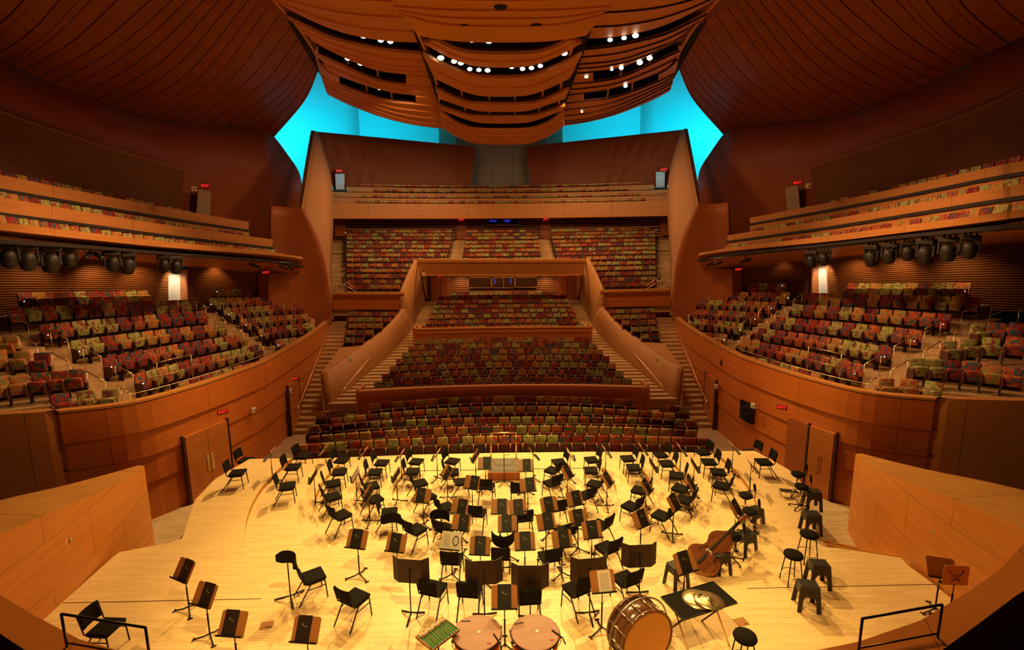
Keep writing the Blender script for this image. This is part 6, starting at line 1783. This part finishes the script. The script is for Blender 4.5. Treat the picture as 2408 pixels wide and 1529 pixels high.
# wall switch boxes
def boxdev(p, face, w_):
    rz = math.atan2(face.y, face.x) + math.pi / 2
    t = thing('wall_sensor', 'small white wall device ' + w_, 'wall device', p, rz, 'white wall devices'); mb = MB(); mb.box(-.11, .11, -.05, .02, -.11, .11, .01); mb.obj('plate', 'plastic', t)
    mb = MB(); mb.box(-.02, .06, -.08, -.05, -.04, .04, .01); mb.obj('knob', 'steel', t)
for s, (px, py) in ((1, (148, 1272)), (-1, (2209, 1250))):
    d = ray(px, py); x = -10.28 * s
    p = atx(px, py, x); boxdev(V((p.x + .1 * s, p.y, p.z)), V((1 * s, .15, 0)), 'on the %s wing wall' % ('left' if s > 0 else 'right'))
for px, py, w_ in ((583, 965, 'right of the left double door'), (672, 920, 'left of the narrow left door'), (1696, 909, 'right of the narrow right door'), (1784, 954, 'left of the right doorway')):
    lo_, best = 1e9, None
    s = 1 if px < 1204 else -1
    for q in SP[10:]:
        pt = V((q.x * s, q.y, 0)); d = ray(px, py); p = ORI + d * (pt.y / d.y); e = abs(p.x - pt.x)
        if e < lo_: lo_, best = e, p
    boxdev(V((best.x + .22 * s, best.y, best.z)), V((s, -.25, 0)), w_)
for px, py, y, w_ in ((456, 444, 25.0, 'left of the high grey left door'), (1901, 437, 25.0, 'right of the high grey right door'), (823, 846, 26.9, 'on the left ribbon wall'), (1544, 846, 26.9, 'on the right ribbon wall')):
    p = aty(px, py, y); boxdev(p, V((-p.x, 8 - p.y, 0)), w_)

# aisle lights (tiny white glows at the ends of the rows)
for s, nm in ((1, 'left'), (-1, 'right')):
    for k, (px, py, y) in enumerate(((113, 788, 20.3), (187, 827, 19.6), (262, 863, 18.9), (337, 902, 18.7), (57, 709, 22.2), (23, 748, 21.0), (510, 686, 28.3), (496, 716, 27.0), (538, 740, 26.9), (578, 765, 26.7), (616, 790, 26.5), (655, 812, 26.2), (813, 548, 44.6))):
        p = aty(px, py, y); p = p if s > 0 else mir(p)
        mb = MB(); mb.lathe([(0, -.02), (.014, -.010), (.017, 0), (.014, .010), (0, .02)], 8, Matrix.Translation(p)); o = mb.obj('aisle_light', 'ledwhite')
        tag(o, 'tiny white aisle light, %s listed from the stage on the %s side' % (ordn(k + 1), nm), 'aisle light', 'tiny white aisle lights')

# ceiling lamps in the slots
def half1(x, y): return (600 + x / 2.007, y / 2.007)
LK = [(1022, 188, 1.5), (1103, 197, 1.1), (1299, 186, 1.1), (1387, 171, 1.1), (876, 275, 1.3), (939, 291, 1.1), (971, 299, 1.1), (1013, 327, 1.0), (1056, 331, 1.0), (1097, 333, 1.1), (1211, 318, .9), (1262, 326, 1.0), (1304, 322, 1.0), (1346, 312, 1.0), (1459, 253, 1.2), (895, 461, .6), (932, 478, .7), (1433, 461, .4), (1398, 477, .4)]
LW = [(512, 171, 1.2), (593, 191, 1.1), (638, 197, 1.1), (438, 275, 1.3), (498, 298, 1.4), (603, 327, 1.0), (766, 375, .9), (586, 417, 1.0), (786, 534, .7), (1675, 189, 1.0), (1741, 180, 1.0), (1795, 169, 1.2), (1862, 275, 1.2), (1815, 296, 1.3), (1728, 321, 1.0), (1563, 362, .9), (1748, 406, 1.0), (1542, 528, .6), (643, 334, .7), (1683, 328, .7)]
def mk_lamp():
    t = thing('ceiling_spotlight', '', 'spotlight', group='lit spotlights in the ceiling slots')
    mb = MB(); mb.lathe([(0, .34), (.10, .33), (.13, .2), (.13, 0), (.115, 0), (.115, .05), (0, .05)], 20); mb.obj('housing', 'blackmetal', t)
    mb = MB(); mb.lathe([(0, -.012), (.07, -.006), (.118, .02), (.10, .03), (0, .03)], 20); mb.obj('lens', 'lamp', t)
    mb = MB(); mb.tube([(-.15, 0, .12), (-.15, 0, .42), (.15, 0, .42), (.15, 0, .12)], .012, 6); mb.obj('yoke', 'blackmetal', t); return t
def lampname(cxx, cyy):
    x = 600 + cxx / 2.007; y = cyy / 2.007
    return x, y
LL = [(x, y, k, ZK + .05) for x, y, k in LK] + [(x, y, k, ZW + .05) for x, y, k in LW]
LL.sort()
for i, (x, y, k, z) in enumerate(LL):
    px, py = half1(x, y); p = atz(px, py, z - .12)
    o = proto('lamp', mk_lamp); o.location = p; o.scale = (k * .9,) * 3
    d = V((p.x * .45, 14, 0)) - p; o.rotation_euler = (d.to_track_quat('-Z', 'Y')).to_euler()
    lvl = 'in the front ceiling slot' if y < 240 else ('in the second ceiling slot' if y < 345 else 'in a rear ceiling slot')
    o['label'] = 'glowing round ceiling spotlight %s, %s counted from the left' % (lvl, ordn(i + 1))
# dark round ceiling openings and cameras
for px, py, r, w_ in ((1177, 17, .20, 'large, at the top centre'), (1092, 64, .16, 'left of centre with a camera'), (1261, 61, .16, 'right of centre')):
    p = atz(px, py, ZK - .16); mb = MB(); mb.lathe([(0, 0), (r, 0), (r * 1.08, .04), (r * 1.08, .1), (0, .1)], 24, Matrix.Translation(p)); o = mb.obj('ceiling_port', 'black'); tag(o, 'round black port in the wooden ceiling, ' + w_, 'ceiling port', 'round ceiling ports')

# moving-head lights on pipes under the side balconies
M['pipe'] = flat('galvanised_pipe', (.30, .28, .27), .35, .8)
M['lensglass'] = flat('lamp_front_glass', (.03, .035, .04), .08, .2, .8)
def mk_head():
    t = thing('moving_light', '', 'stage light', group='black moving lights under the balconies')
    mb = MB(); mb.box(-.24, .24, -.14, .14, -.16, -.02, .02); mb.obj('base', 'blackplastic', t)
    mb = MB()
    for s in (-1, 1): mb.box(s * .22 - .03, s * .22 + .03, -.06, .06, -.52, -.14, .015)
    mb.box(-.24, .24, -.05, .05, -.19, -.15, .01)
    mb.obj('yoke', 'blackplastic', t)
    mb = MB(); mb.lathe([(0, .26), (.10, .25), (.17, .15), (.19, 0), (.17, -.16), (.14, -.24), (0, -.24)], 20, Matrix.Translation((0, 0, -.46)) @ Matrix.Rotation(R(14), 4, 'X')); mb.obj('head', 'blackplastic', t)
    mb = MB(); mb.lathe([(0, -.262), (.10, -.255), (.13, -.235), (0, -.235)], 20, Matrix.Translation((0, 0, -.46)) @ Matrix.Rotation(R(14), 4, 'X')); mb.obj('lens', 'lensglass', t)
    mb = MB(); mb.tube([(0, 0, -.02), (0, 0, .05)], .03); mb.box(-.16, -.10, -.03, .03, -.02, .05); mb.box(.10, .16, -.03, .03, -.02, .05); mb.obj('clamp', 'blackmetal', t); return t
def mk_ell():
    t = thing('ellipsoidal_light', '', 'stage light', group='small spotlights under the balconies')
    Mx = Matrix.Translation((0, 0, -.25)) @ Matrix.Rotation(R(70), 4, 'X')
    mb = MB(); mb.lathe([(0, .26), (.07, .25), (.09, .12), (.07, .05), (.06, -.2), (.08, -.24), (.08, -.30), (0, -.30)], 16, Mx); mb.obj('barrel', 'blackmetal', t)
    mb = MB(); mb.lathe([(0, -.302), (.07, -.302), (.07, -.305), (0, -.305)], 16, Mx); mb.obj('lens', 'lensglass', t)
    mb = MB(); mb.tube([(-.1, 0, -.25), (-.1, 0, -.06), (0, 0, -.02), (.1, 0, -.06), (.1, 0, -.25)], .01, 6); mb.tube([(0, 0, -.03), (0, 0, .04)], .02, 6); mb.obj('yoke', 'blackmetal', t); return t
PIPE = [(-60, 556, 14.2), (0, 563, 14.7), (130, 573, 17.3), (260, 585, 20.0), (400, 597, 22.9), (560, 608, 26.8), (690, 619, 30.4)]
def lights(m, nm, s):
    P = resample(Y(*PIPE), 30)
    t = thing('lighting_pipe', 'long grey lighting pipe under the %s balcony' % nm, 'lighting pipe', group='lighting pipes')
    mb = MB(); mb.tube(m(P), .03); mb.obj('pipe', 'pipe', t)
    mb = MB()
    for k in range(1, 30, 4): q = m([P[k]])[0]; mb.tube([q, q + V((0, 0, .35))], .012, 6)
    mb.obj('hanger', 'blackmetal', t)
    heads = [15, 57, 112, 157, 260, 295, 383, 411] if s > 0 else [37, 90, 148, 192, 240, 283, 402, 433]
    for i, px in enumerate(heads):
        q = min(P, key=lambda p: abs(1204 - FPX * (CROT.transposed() @ (p - ORI)).x / (CROT.transposed() @ (p - ORI)).z - px))
        # interpolate precisely along the pipe
        best = None
        for a, b in zip(P, P[1:]):
            for u in range(10):
                c_ = a.lerp(b, u / 10); l = CROT.transposed() @ (c_ - ORI); e = abs(1204 - FPX * l.x / l.z - px)
                if best is None or e < best[0]: best = (e, c_)
        o = proto('head', mk_head); o.location = m([best[1]])[0] - V((0, 0, .07)); o.rotation_euler = (0, 0, R(35 + 20 * (i % 3)) * s); sc_ = 1.0 + .12 * ((i * 7) % 3); o.scale = (sc_, sc_, sc_)
        o['label'] = 'black moving stage light, %s from the outer end of the %s balcony pipe' % (ordn(i + 1), nm)
    for i, px in enumerate((205, 228, 595, 665, 682)):
        best = None
        for a, b in zip(P, P[1:]):
            for u in range(10):
                c_ = a.lerp(b, u / 10); l = CROT.transposed() @ (c_ - ORI); e = abs(1204 - FPX * l.x / l.z - px)
                if best is None or e < best[0]: best = (e, c_)
        o = proto('ell', mk_ell); o.location = m([best[1]])[0] - V((0, 0, .05)); o.rotation_euler = (0, 0, R(200 + 40 * i) * s)
        o['label'] = 'small black spotlight, %s from the outer end of the %s balcony pipe' % (ordn(i + 1), nm)
each_side(lights)
